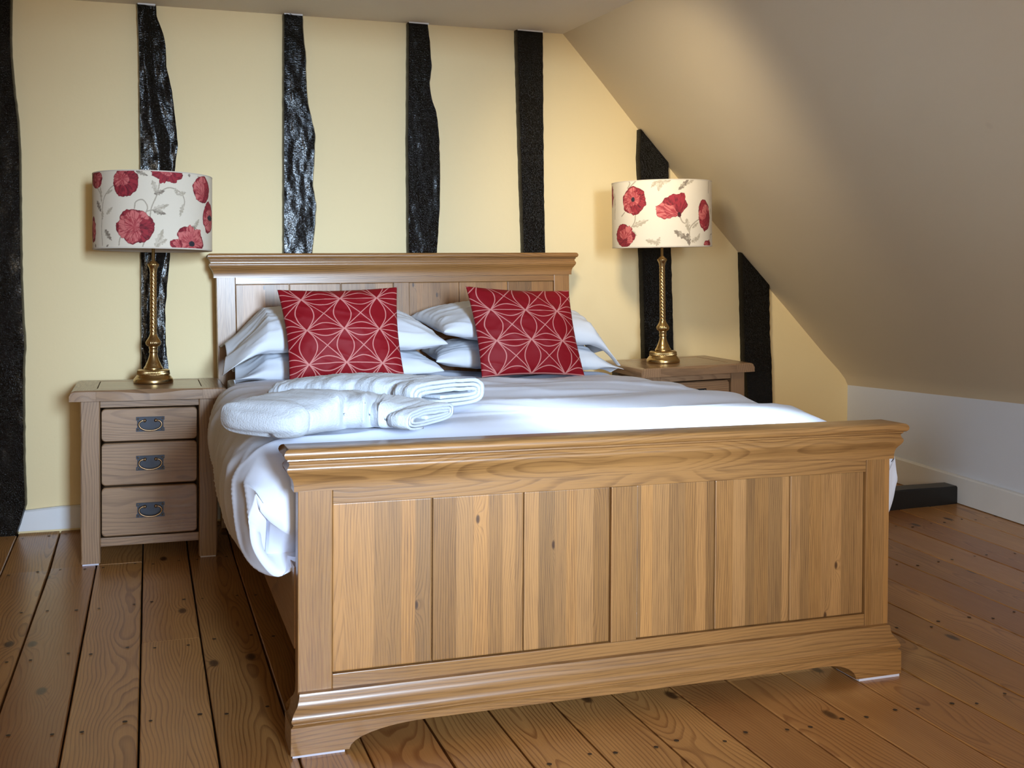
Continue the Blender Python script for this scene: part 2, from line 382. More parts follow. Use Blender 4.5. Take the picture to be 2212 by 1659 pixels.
# ------------------------------------------------------------------ room shell
ZC = lambda x, y: 2.355 + 0.0205*(x-1.662) + 0.054*(min(y, 2.49)-2.49)*(1 if y > 0.4 else 1) 
SLOPE = [(1.662, 2.355), (1.875, 2.129), (2.094, 1.887), (2.297, 1.675), (2.49, 1.472), (2.686, 1.269), (2.975, 0.983), (3.214, 0.739), (3.31, 0.648), (3.352, 0.60), (3.372, 0.56)]
def slope_pt(i, y):
    x, z = SLOPE[i]; f = i/(len(SLOPE)-1)
    return (x, y, z + (0.054*(1-f) - 0.018*f)*(y-YW) if y > -1.2 else z + (0.054*(1-f)-0.018*f)*(-1.2-YW))
def ceil_z(x, y): return 2.355 + 0.0205*(x-1.662) + 0.054*(max(y, -1.2)-YW)
def build_shell():
    poly = [(XL, -0.05)] + [(XK+0.05, -0.05), (XK+0.05, 0.56)] + [(x, z) for x, z in SLOPE[::-1]] + [(XL, ceil_z(XL, YW))]
    structure(prism_y('wall_back', poly, YW, YW+0.12, M['wall']))
    ys = np.linspace(YF, YW, 28)
    P = np.array([[slope_pt(i, y) for y in ys] for i in range(len(SLOPE))])
    structure(link('ceiling_sloped', mesh_grid(P, 'slope'), M['slope'], None, True))
    xs = np.linspace(XL, 1.662, 14)
    P = np.array([[(x, y, ceil_z(x, y)) for y in ys] for x in xs])
    structure(link('ceiling', mesh_grid(P, 'ceil', flip=True), M['ceil']))
    structure(box('wall_right', XK, XK+0.1, YF, YW+0.12, -0.3, 0.60, M['knee']))
    structure(box('wall_left', XL-0.1, XL, YF, YW+0.12, -0.3, 2.4, M['wall']))
    # front gable with a wide low window opening (behind the camera)
    fr = structure(box('wall_front', XL-0.1, -0.05, YF-0.12, YF, -0.3, 2.4, M['wall']))
    for k, a in enumerate(((1.55, XK+0.2, -0.3, 2.4), (-0.05, 1.55, -0.3, 0.85), (-0.05, 1.55, 2.02, 2.4))):
        box('wall_pier', a[0], a[1], YF-0.12, YF, a[2], a[3], M['wall'], fr)
    wn = structure(box('window_1', -0.05, 1.55, YF-0.1, YF-0.02, 0.85, 0.89, M['white_paint']))
    for a in ((-0.05, 0.0, 0.89, 2.02), (1.5, 1.55, 0.89, 2.02), (0.73, 0.77, 0.89, 1.98), (0.0, 1.5, 1.98, 2.02)):
        box('frame_bar', a[0], a[1], YF-0.1, YF-0.02, a[2], a[3], M['white_paint'], wn)
    w2 = structure(box('kneewall_fill_frame', XL+0.002, XL+0.05, -3.95, -3.05, 0.72, 0.77, M['white_paint']))  # frame added around the unseen kneewall fill, no window known here
    for a in ((-3.95, -3.90, 0.77, 1.75), (-3.10, -3.05, 0.77, 1.75), (-3.90, -3.10, 1.70, 1.75)):
        box('frame_bar', XL+0.002, XL+0.05, a[0], a[1], a[2], a[3], M['white_paint'], w2)
    zc = ceil_z(0.98, 0.24)
    w3 = structure(box('duvet_fill_frame', 0.42, 0.46, 0.12, 0.36, zc-0.06, zc-0.005, M['white_paint']))  # ceiling frame added around the unseen light over the duvet
    for a in ((1.50, 1.54, 0.12, 0.36), (0.46, 1.50, 0.12, 0.15), (0.46, 1.50, 0.33, 0.36)):
        box('frame_bar', a[0], a[1], a[2], a[3], zc-0.06, zc-0.005, M['white_paint'], w3)
    P = np.array([[(0.95+r*math.cos(t), 0.72+r*math.sin(t), z) for r, z in ((0.20, 2.245), (0.24, 2.245), (0.24, 2.20), (0.20, 2.20))] for t in np.linspace(0, 2*PI, 32, endpoint=False)])
    structure(link('wall_fill_rim', mesh_grid(P, 'fill_rim', close_u=True), M['white_paint']))  # rim added as a fitting for the unseen warm wall light
    # skirting boards
    z0 = 0.012
    V = [(-0.822, 0.046, 0.118), (-0.808, 0.046, 0.138)]
    bb = structure(link('baseboard_back', None or skirting_back(), M['white_paint']))
    structure(link('baseboard_right', skirting_right(), M['white_paint']))
def skirting_back():
    bm = bmesh.new(); xs = np.linspace(-0.822, XK-0.01, 26); rows = []
    for i, x in enumerate(xs):
        f = hf(x, 2.47); top = f+0.108 - (0.012 if i == 0 else 0)
        rows.append([bm.verts.new((x, y, z)) for y, z in ((2.488, f+0.012), (2.468, f+0.012), (2.468, top-0.006), (2.474, top), (2.488, top+0.001))])
    for a, b in zip(rows[:-1], rows[1:]):
        for k in range(5): bm.faces.new((a[k], b[k], b[(k+1) % 5], a[(k+1) % 5]))
    bm.faces.new(rows[0]); bm.faces.new(rows[-1][::-1]); bmesh.ops.recalc_face_normals(bm, faces=bm.faces)
    me = bpy.data.meshes.new('sk'); bm.to_mesh(me); bm.free(); return me
def skirting_right():
    bm = bmesh.new(); ys = np.linspace(YF, 2.465, 26); rows = []
    for y in ys:
        f = hf(3.35, y); top = f+0.13
        rows.append([bm.verts.new((x, y, z)) for x, z in ((XK-0.001, f+0.003), (XK-0.022, f+0.003), (XK-0.022, top-0.006), (XK-0.015, top), (XK-0.001, top+0.002))])
    for a, b in zip(rows[:-1], rows[1:]):
        for k in range(5): bm.faces.new((a[k], b[k], b[(k+1) % 5], a[(k+1) % 5]))
    bm.faces.new(rows[0]); bm.faces.new(rows[-1][::-1]); bmesh.ops.recalc_face_normals(bm, faces=bm.faces)
    me = bpy.data.meshes.new('sk'); bm.to_mesh(me); bm.free(); return me
build_shell()

# ------------------------------------------------------------------ black timber studs
POSTS = [
 ([(2.33, -1.09), (-0.02, -1.09)],
  [(2.31, -0.828), (2.122, -0.831), (2.046, -0.829), (1.892, -0.817), (1.777, -0.804), (1.642, -0.797), (1.312, -0.795), (1.118, -0.793), (0.943, -0.787), (0.845, -0.780), (0.728, -0.786), (0.337, -0.785), (0.16, -0.779), (0.03, -0.815)],
  'widest rough black timber stud at the left edge of the wall', 0.0045),
 ([(2.33, -0.338), (2.084, -0.330), (1.865, -0.328), (1.585, -0.325), (1.243, -0.323), (0.739, -0.322), (0.0, -0.322)],
  [(2.33, -0.257), (2.261, -0.255), (2.208, -0.233), (2.143, -0.217), (2.043, -0.214), (1.994, -0.202), (1.934, -0.190), (1.793, -0.175), (1.713, -0.166), (1.641, -0.175), (1.587, -0.181), (1.245, -0.199), (1.184, -0.203), (1.083, -0.212), (0.981, -0.22), (0.839, -0.218), (0.727, -0.207), (0.0, -0.205)],
  'black timber stud rising behind the left poppy lamp', 0.006),
 ([(2.335, 0.288), (1.966, 0.288), (1.233, 0.289), (0.0, 0.289)],
  [(2.335, 0.377), (2.234, 0.381), (2.161, 0.392), (1.994, 0.396), (1.921, 0.404), (1.848, 0.421), (1.786, 0.436), (1.637, 0.430), (1.563, 0.424), (1.469, 0.441), (1.384, 0.437), (1.235, 0.422), (0.0, 0.42)],
  'shiny black timber stud above the left red cushion, brightest glints', 0.0045),
 ([(2.345, 0.865), (1.787, 0.863), (1.243, 0.869), (0.0, 0.87)],
  [(2.345, 0.962), (2.273, 0.973), (2.132, 0.985), (2.055, 0.974), (1.979, 0.986), (1.926, 1.008), (1.817, 1.022), (1.642, 1.028), (1.466, 1.026), (1.245, 1.013), (0.0, 1.01)],
  'wavy-edged black timber stud above the middle of the headboard', 0.004),
 ([(2.35, 1.404), (2.04, 1.415), (1.591, 1.432), (1.252, 1.446), (0.0, 1.46)],
  [(2.35, 1.546), (2.049, 1.550), (1.596, 1.556), (1.254, 1.565), (0.0, 1.58)],
  'straight matt black timber stud above the right end of the headboard', 0.0025),
 ([(1.90, 2.072), (1.756, 2.067), (1.615, 2.076), (1.286, 2.084), (1.051, 2.094), (0.72, 2.105), (0.03, 2.11)],
  [(1.90, 2.238), (1.645, 2.239), (1.289, 2.258), (1.027, 2.268), (0.717, 2.279), (0.03, 2.29)],
  'black timber stud behind the right poppy lamp, cut by the slope', 0.004),
 ([(1.29, 2.667), (1.028, 2.678), (0.71, 2.690), (0.538, 2.711), (0.03, 2.72)],
  [(1.29, 2.841), (0.856, 2.849), (0.707, 2.862), (0.529, 2.870), (0.03, 2.88)],
  'short black timber stud under the slope beside the right cabinet', 0.003),
]
def slope_z(x):
    xs = [a for a, b in SLOPE]; zs = [b for a, b in SLOPE]
    return float(np.interp(x, xs, zs)) if x > 1.662 else ceil_z(x, YW)
def build_post(k, L, R, label, amp):
    yf = 2.452; nzv, nx = 150, 16
    ztop = max(L[0][0], R[0][0]); zs = np.linspace(ztop, 0.0, nzv)
    lt = sorted(L); rt = sorted(R)
    bm = bmesh.new(); rows = []
    for z in zs:
        xl = interp(lt, z) + 0.0016*nz(k*7.1, z*34); xr = interp(rt, z) + 0.0022*nz(k*3.3+5, z*30)
        row = []
        for i in range(nx+5):
            if i == 0: x, y = xl-0.001, YW+0.01
            elif i == nx+4: x, y = xr+0.001, YW+0.01
            elif i == 1: x, y = xl, yf+0.012
            elif i == nx+3: x, y = xr, yf+0.014
            else:
                t = (i-2)/nx; x = xl + 0.004 + (xr-xl-0.009)*t
                y = yf + 0.002*nz(x*14+k*9, z*4) + amp*0.45*nz(x*34+k*9, z*14, 3) + amp*0.40*nz(x*80, z*60, k)
                if k == 1:   # axe-hewn facet on the right part
                    f = max(0.0, t-(0.46+0.22*math.sin(z*5.2+0.4)))
                    y += min(f*0.05, 0.014)
            zz = min(z, slope_z(x) - 0.004)
            zz = max(zz, hf(x, 2.45)-0.01)
            row.append(bm.verts.new((x, y, zz)))
        rows.append(row)
    m = nx+5
    for a, b in zip(rows[:-1], rows[1:]):
        for i in range(m-1): bm.faces.new((a[i], b[i], b[i+1], a[i+1]))
    bmesh.ops.recalc_face_normals(bm, faces=bm.faces)
    me = bpy.data.meshes.new('timber_stud'); bm.to_mesh(me); bm.free()
    o = link('timber_stud', me, M['black'], None, True, 55)
    if 1 <= k <= 4:
        xa, xb = interp(lt, 2.3)+0.004, interp(rt, 2.3)-0.004; zc = ceil_z((xa+xb)/2, YW)
        box('paint_line', xa, xb, yf-0.001, YW, zc-0.0085, zc-0.001, M['white_paint'], o)
    tag(o, label, 'timber stud', 'black timber studs in the cream wall')
for k, p in enumerate(POSTS): build_post(k, *p)
def build_sill():
    bm = bmesh.new(); xs = np.linspace(1.42, XK-0.024, 22); rows = []
    for x in xs:
        f = hf(x, 1.65)
        a = 0.003*nz(x*6, 1.0); top = 0.157 + 0.004*nz(x*4, 3.0) + min(0, (x-3.35))*0.006
        rows.append([bm.verts.new(p) for p in ((x, 1.617+a, f-0.004), (x, 1.617+a, top-0.006), (x, 1.623+a, top), (x, 1.703, top+0.003), (x, 1.708, f-0.004))])
    for a, b in zip(rows[:-1], rows[1:]):
        for k in range(5): bm.faces.new((a[k], b[k], b[(k+1) % 5], a[(k+1) % 5]))
    bm.faces.new(rows[0]); bm.faces.new(rows[-1][::-1]); bmesh.ops.recalc_face_normals(bm, faces=bm.faces)
    me = bpy.data.meshes.new('floor_beam'); bm.to_mesh(me); bm.free()
    tag(link('floor_beam', me, M['black_dull'], None), 'low black beam lying across the floor against the right skirting', 'beam')
build_sill()

# ------------------------------------------------------------------ bed
def cornice_profile(y0, yb, ztop, zbot, out):
    """(y,z) closed profile; front face at y0 (post face) and moulding projecting by out, mirrored at the back yb"""
    h = ztop-zbot
    f = [(-out*0.95, 0.0), (-out*0.98, -0.06*h), (-out*0.80, -0.10*h), (-out*0.78, -0.15*h), (-out*0.86, -0.18*h), (-out*0.86, -0.22*h), (-out*0.98, -0.27*h),
         (-out*1.0, -0.33*h), (-out*0.94, -0.40*h), (-out*0.80, -0.48*h), (-out*0.62, -0.56*h), (-out*0.48, -0.64*h), (-out*0.40, -0.74*h), (-out*0.36, -0.86*h), (-out*0.36, -1.0*h)]
    front = [(y0+a, ztop+b) for a, b in f]
    back = [(yb-a, ztop+b) for a, b in f[::-1]]
    return front + back
def bed_end(root, name, xoff, y, zcap, zcorn, zrail, zmid0, zmid1, zbot, xs_left, xs_right, muntin, tall):
    """headboard or footboard: recessed core plus framed boards; local coordinates of root"""
    X0, X1 = 0.036, 1.686
    core = box(name, X0+0.02, X1-0.02, y+0.058, y+0.070, zbot+0.02, zcap-0.02, M['oak_x'], root)
    # bullnosed cap
    r = 0.012; pr = []
    for k in range(7): a = -PI/2 - k*PI/6*0.9999; pr.append((y+0.0115+0.0115*math.cos(a), zcap+r*math.sin(a)))
    cap = []
    for k in range(7):
        a = -PI/2 + k*PI/6; cap.append((y+0.119-0.0115+0.0115*math.cos(a), zcap+r*math.sin(a)))
    fr = [(y+0.0115-0.0115*math.cos(-PI/2+k*PI/6), zcap+r*math.sin(-PI/2+k*PI/6)) for k in range(6, -1, -1)]
    prof = cap + fr
    def mit(yy, zz): return 0.0115*(1-math.sqrt(max(0, 1-((zz-zcap)/r)**2)))
    extrude_x('cap', prof, 0.0, 1.72, M['oak_x'], core, mit, True)
    # cornice moulding, mitred round the corners: ends follow the same profile
    out = 0.028; yp = y+0.044
    pf = cornice_profile(yp, y+0.080, zcap-r+0.001, zcorn, out)
    def mit2(yy, zz):
        h = (zcap-r)-zcorn; t = ((zcap-r)-zz)/h
        tab = [(0, .95), (.06, .98), (.10, .80), (.15, .78), (.22, .86), (.27, .98), (.33, 1.0), (.40, .94), (.48, .80), (.56, .62), (.64, .48), (.74, .40), (.86, .36), (1.0, .36)]
        return out*(1.0-interp(tab, t))
    extrude_x('cornice', pf, X0-0.028, X1+0.028, M['oak_x'], core, mit2, True)
    yfz = y+0.040
    box('stile', X0, 0.116, yfz, y+0.083, zbot, zcorn+0.002, M['oak_z'], core, 0.002)
    box('stile', 1.608, X1, yfz, y+0.083, zbot, zcorn+0.002, M['oak_z'], core, 0.002)
    box('top_rail', 0.1165, 1.6075, yfz+0.001, y+0.083, zrail, zcorn+0.002, M['oak_x'], core, 0.0015)
    box('muntin', muntin[0], muntin[1], yfz+0.001, y+0.083, zmid0, zrail-0.0005, M['oak_z'], core, 0.0015)
    for S in (xs_left, xs_right):
        for a, b in zip(S[:-1], S[1:]):
            box('panel_board', a+0.0012, b-0.0012, yfz+0.009, y+0.066, zmid0+0.001, zrail-0.001, M['oak_panel'], core, 0.003)
    return core
def build_bed():
    root = empty('bed', (0, 0, 0)); tag(root, 'honey oak double bed with panelled footboard and tall headboard', 'bed')
    fb = bed_end(root, 'footboard', 0, 0.0, 0.696, 0.606, 0.572, 0.172, 0.572, 0.10, [0.1165, 0.359, 0.594, 0.829], [0.903, 1.134, 1.366, 1.6075], (0.830, 0.902), False)
    box('bottom_rail', 0.1165, 1.6075, 0.041, 0.083, 0.128, 0.1715, M['oak_x'], fb, 0.0015)
    # plinth: ogee base moulding with an arched apron
    prof = [(0.034, 0.139), (0.026, 0.138), (0.0235, 0.132), (0.0235, 0.122), (0.021, 0.113), (0.016, 0.105), (0.010, 0.098), (0.006, 0.091), (0.0045, 0.085), (0.006, 0.079), (0.010, 0.0765),
            (0.010, 0.0735), (0.006, 0.0715), (0.0035, 0.069)]
    pr = prof + [(0.085-(y-0.034)+0.0, z) for y, z in prof[::-1]]
    def mitp(yy, zz):
        t = [(0.0, 0.0035), (0.069, 0.0035), (0.0735, 0.010), (0.079, 0.006), (0.085, 0.0045), (0.098, 0.010), (0.113, 0.021), (0.122, 0.0235), (0.139, 0.026)]
        return interp(t, zz)
    extrude_x('plinth_moulding', pr, 0.0125, 1.7075, M['oak_x'], fb, mitp, True)
    xa0, xa1, xb1, xb0 = 0.150, 0.300, 1.470, 1.560
    arch = [(0.016, 0.006), (xa0, 0.006)]
    for k in range(1, 10):
        t = k/9; arch.append((xa0 + 0.195*(1-math.cos(t*PI/2))*0.9 + 0.015*t, 0.006 + 0.048*math.sin(t*PI/2)**0.9))
    arch += [(1.554 - ((1-math.cos(k/9*PI/2))*0.105*0.9+0.008*k/9), 0.006+0.047*math.sin(k/9*PI/2)**0.9) for k in range(9, 0, -1)]
    arch += [(1.554, 0.006), (1.704, 0.006), (1.704, 0.0695), (0.016, 0.0695)]
    prism_y('plinth', arch, 0.0035, 0.1155, M['oak_x'], fb)
    box('felt_pad', 0.020, 0.140, 0.006, 0.11, 0.0, 0.0062, M['felt'], fb)
    box('felt_pad', 1.566, 1.700, 0.006, 0.11, -0.002, 0.0062, M['felt'], fb)
    # headboard leans with the twisted floor
    hb = bed_end(root, 'headboard', 0, 0.0, 1.2163, 1.1231, 1.094, 0.30, 1.09, 0.03, [0.1165, 0.349, 0.578, 0.819], [0.893, 1.134, 1.373, 1.6075], (0.820, 0.892), True)
    hb.location = (-0.0265, 2.288, 0.012); hb.rotation_euler = (0, -0.0194, 0)
    hb.location.z = 0.0
    for s, x in (('l', 0.045), ('r', 1.655)):
        box('side_rail', x-0.012, x+0.014, 0.084, 2.33, 0.226, 0.42, M['oak_y'] if 'oak_y' in M else M['rustic_y'], root, 0.002)
    for y in (0.5, 0.9, 1.3, 1.8):
        box('slat', 0.06, 1.642, y, y+0.09, 0.36, 0.378, M['oak_x'], root)
build_bed()

# ------------------------------------------------------------------ duvet
def catmull(pts, n):
    pts = np.array(pts, float); d = np.r_[0, np.cumsum(np.linalg.norm(np.diff(pts, axis=0), axis=1))]
    t = np.linspace(0, d[-1], n); out = np.zeros((n, pts.shape[1]))
    ext = np.vstack([2*pts[0]-pts[1], pts, 2*pts[-1]-pts[-2]]); de = np.r_[-(d[1]), d, 2*d[-1]-d[-2]]
    for i, tt in enumerate(t):
        k = min(np.searchsorted(d, tt, 'right')-1, len(pts)-2); k = max(k, 0); u = (tt-d[k])/(d[k+1]-d[k])
        p0, p1, p2, p3 = ext[k], ext[k+1], ext[k+2], ext[k+3]
        out[i] = 0.5*((2*p1)+(-p0+p2)*u+(2*p0-5*p1+4*p2-p3)*u*u+(-p0+3*p1-3*p2+p3)*u**3)
    return out
def build_duvet():
    cs = [(0.035, 0.43), (-0.005, 0.385), (-0.045, 0.405), (-0.075, 0.47), (-0.082, 0.55), (-0.060, 0.63), (-0.015, 0.682), (0.07, 0.706), (0.25, 0.712), (0.5, 0.712), (0.86, 0.714), (1.2, 0.714), (1.5, 0.712),
          (1.66, 0.703), (1.735, 0.675), (1.785, 0.62), (1.80, 0.55), (1.79, 0.47), (1.755, 0.41), (1.70, 0.43)]
    nu, nv = 260, 170
    C = catmull(cs, nu)
    ys = np.r_[np.linspace(0.128, 0.5, 60), np.linspace(0.505, 2.22, nv-60)]
    P = np.zeros((nu, nv, 3))
    for j, y in enumerate(ys):
        fy = max(0.0, (0.34-y)/0.212)          # front roll
        for i in range(nu):
            x, z = C[i]; top = max(0.0, min(1.0, (z-0.60)/0.09)); side = 1-top
            inx = (x-0.86)
            # front end rolls down and in
            zz = z; xx = x
            if fy > 0:
                sq = 1-math.sqrt(max(0.0, 1-min(1, fy)**2.2))
                zz = z - sq*0.16*top
                xx = 0.86 + inx*(1-0.040*fy**2*side*0.9 - 0.012*fy*top)
                if side > 0.3: zz += 0.0
            zz -= top*0.040*max(0, (0.62-y)/0.5)**1.2       # slopes down to the footboard
            # long soft creases across the bed
            if top > 0:
                w = 0.0
                w += 0.0095*math.sin(y*17 + 1.6*math.sin(x*1.9+0.3) + 2.2*nz(x*1.1, y*1.2, 5))*min(1, max(0.15, (x-0.1)/0.7))
                w += 0.010*nz(x*1.3+3, y*4.2, 1) + 0.012*nz(x*2.1, y*2.0, 7)
                rid = 1-abs(nz(x*1.0+9, y*6.5 + 0.5*nz(x*2, y*2), 2)); w += 0.010*(rid**6)*1.1
                zz += w*top
            if side > 0:
                # diagonal pull folds on the flanks
                q = z*9 - y*6.0 + 1.4*nz(y*1.5, z*3, 4)
                d = 0.010*nz(q*1.2, y*2.0, 8) + 0.008*(1-abs(nz(q*1.6, y*1.2, 11)))**5 + 0.012*nz(y*3.0, z*2, 3)
                d += 0.018*math.sin(y*1.9+0.6)
                xx += -d*side if x < 0.86 else d*side
                zz += side*(0.014*nz(y*3.3, 2.0, 6 if x < .86 else 9) + (0.012*nz(y*11, z*6, 2)))
                if y < 0.42 and x < 0.86:   # gathered corner near the footboard
                    g = (0.42-y)/0.29
                    xx += side*(0.004*math.sin(z*34+y*10)*g) + side*0.004*nz(z*16, y*14, 5)*g
            if y > 1.78: zz -= 0.022*top*min(1.0, (y-1.78)/0.12)
            if y > 1.72 and xx < 0.03:      # tucked in beside the cabinet
                t = min(1.0, (y-1.72)/0.16); t = t*t*(3-2*t); xx = xx + (0.028-xx)*t
            P[i, j] = (xx, y, zz)
    # curl the front edge under so that it ends inside
    me = mesh_grid(P, 'duvet', flip=True)
    bm = bmesh.new(); bm.from_mesh(me)
    be = [e for e in bm.edges if e.is_boundary and all(abs(v.co.y-0.128) < 1e-4 for v in e.verts)]
    r = bmesh.ops.extrude_edge_only(bm, edges=be)
    for v in [g for g in r['geom'] if isinstance(g, bmesh.types.BMVert)]:
        v.co.y += 0.012; v.co.z = 0.42 + (v.co.z-0.42)*0.75; v.co.x = 0.86+(v.co.x-0.86)*0.97
    be2 = [g for g in r['geom'] if isinstance(g, bmesh.types.BMEdge)]
    r = bmesh.ops.extrude_edge_only(bm, edges=be2)
    for v in [g for g in r['geom'] if isinstance(g, bmesh.types.BMVert)]: v.co.y += 0.05; v.co.z = 0.43
    bmesh.ops.recalc_face_normals(bm, faces=bm.faces)
    bm.to_mesh(me); bm.free()
    o = link('duvet', me, M['duvet'], None, True)
    tag(o, 'plump white duvet spread over the oak bed', 'duvet')
build_duvet()

# ------------------------------------------------------------------ pillows and cushions
def pillow_mesh(c, thick, nu=60, nv=44, inset=0.035, q=0.55, seed=0, wr=0.004, flap=None, sag=0.0, uvr=None, flat=1.0):
    """c = corners 00,10,11,01 (u along the long side); returns closed mesh"""
    c = [np.array(p, float) for p in c]
    n = np.cross((c[1]-c[0])+(c[2]-c[3]), (c[3]-c[0])+(c[2]-c[1])); n /= np.linalg.norm(n)
    us = 0.5-0.5*np.cos(np.linspace(0, PI, nu)); vs = 0.5-0.5*np.cos(np.linspace(0, PI, nv))
    us = 0.6*us+0.4*np.linspace(0, 1, nu); vs = 0.6*vs+0.4*np.linspace(0, 1, nv)
    V = []; F = []; UV = []; ids = {}
    eu = (c[1]-c[0]+c[2]-c[3])/2; ev = (c[3]-c[0]+c[2]-c[1])/2
    for side in (1, -1):
        for i, u in enumerate(us):
            for j, v in enumerate(vs):
                bd = i in (0, nu-1) or j in (0, nv-1)
                if side == -1 and bd: ids[(side, i, j)] = ids[(1, i, j)]; continue
                # concave edges between the corners
                uu = u + inset*(1-2*u)*math.sin(PI*v)**1.0*0.9; vv = v + inset*(1-2*v)*math.sin(PI*u)**1.0
                p = (1-uu)*(1-vv)*c[0] + uu*(1-vv)*c[1] + uu*vv*c[2] + (1-uu)*vv*c[3]
                fu = 1-abs(2*u-1)**2.4; fv = 1-abs(2*v-1)**2.4
                t = thick/2*(max(fu, 0)**q)*(max(fv, 0)**q)
                if flap:
                    end, ln, droop = flap
                    uf = (u if end == 1 else 1-u); uf = (uf-(1-ln))/ln
                    if uf > 0:
                        t = t*(1-uf)**1.5 + 0.010*(fv**0.4)*side*0 + 0.006*fv
                        p = p + np.array((0, 0, -droop*uf**1.4)) + np.array((0.0, -0.02*uf*math.sin(v*9+seed), 0.018*uf*math.sin(v*13+seed*2)))
                w = wr*(nz(u*5+seed, v*5, side) + 0.8*nz(u*11+seed*3, v*9, side+4)) + wr*1.6*(1-abs(nz(u*3.2+seed, v*8+2*u, 6+side)))**6
                if bd: w = 0
                if side == -1: t *= flat
                p = p + n*side*(t + w*min(1, t/0.02)) + np.array((0, 0, -sag*math.sin(PI*u)))
                ids[(side, i, j)] = len(V); V.append(p); UV.append((u, v))
    for side in (1, -1):
        for i in range(nu-1):
            for j in range(nv-1):
                f = (ids[(side, i, j)], ids[(side, i+1, j)], ids[(side, i+1, j+1)], ids[(side, i, j+1)])
                F.append(f if side == 1 else f[::-1])
    me = mesh_py(V, F, 'pillow')
    if uvr:
        u0, u1, v0, v1 = uvr; uvl = me.uv_layers.new(name='UVMap')
        for lp in me.loops:
            u, v = UV[lp.vertex_index]; uvl.data[lp.index].uv = (u0+(u1-u0)*u, v0+(v1-v0)*v)
    return me
def build_pillows():
    G = 'white bed pillows'
    specs = [
     ('lower white pillow of the left pair, resting on the duvet', [(0.02, 1.85, 0.722), (0.89, 1.87, 0.735), (0.86, 2.285, 0.79), (0.02, 2.285, 0.79)], 0.165, (0, 0.16, 0.02), 1.0),
     ('upper white pillow of the left pair, its open case end flopping over', [(-0.02, 1.85, 0.838), (0.90, 1.85, 0.850), (0.83, 2.285, 0.940), (0.0, 2.285, 0.930)], 0.21, (0, 0.20, 0.085), 2.3),
     ('lower white pillow of the right pair, resting on the duvet', [(0.862, 1.91, 0.772), (1.725, 1.86, 0.738), (1.70, 2.285, 0.80), (0.89, 2.285, 0.80)], 0.17, (1, 0.15, 0.03), 3.7),
     ('upper white pillow of the right pair, its case hem hanging down', [(0.878, 1.84, 0.900), (1.715, 1.87, 0.850), (1.66, 2.285, 0.955), (0.835, 2.27, 0.955)], 0.20, (1, 0.16, 0.10), 5.1)]
    for lab, c, th, fl, sd in specs:
        o = link('pillow', pillow_mesh(c, th, 90, 60, 0.03, 0.44, sd, 0.0045, fl, flat=0.5), M['linen'], None, True)
        tag(o, lab, 'pillow', G)
    c1 = [(0.226, 1.715, 0.723), (0.686, 1.735, 0.719), (0.682, 1.865, 1.087), (0.196, 1.865, 1.073)]
    c2 = [(1.005, 1.715, 0.717), (1.486, 1.77, 0.709), (1.454, 1.88, 1.077), (0.977, 1.86, 1.093)]
    a = link('cushion', pillow_mesh(c1, 0.135, 80, 80, 0.028, 0.62, 8.0, 0.003, uvr=(-0.50, 2.62, -0.35, 2.40)), M['cushion'], None, True)
    tag(a, 'square red cushion with pale interlaced lines on the left pillow pair', 'cushion', 'red patterned cushions')
    b = link('cushion', pillow_mesh(c2, 0.135, 80, 80, 0.028, 0.62, 11.0, 0.003, uvr=(-0.42, 2.62, -0.02, 2.82)), M['cushion'], None, True)
    tag(b, 'square red cushion with pale interlaced lines on the right pillow pair', 'cushion', 'red patterned cushions')
build_pillows()

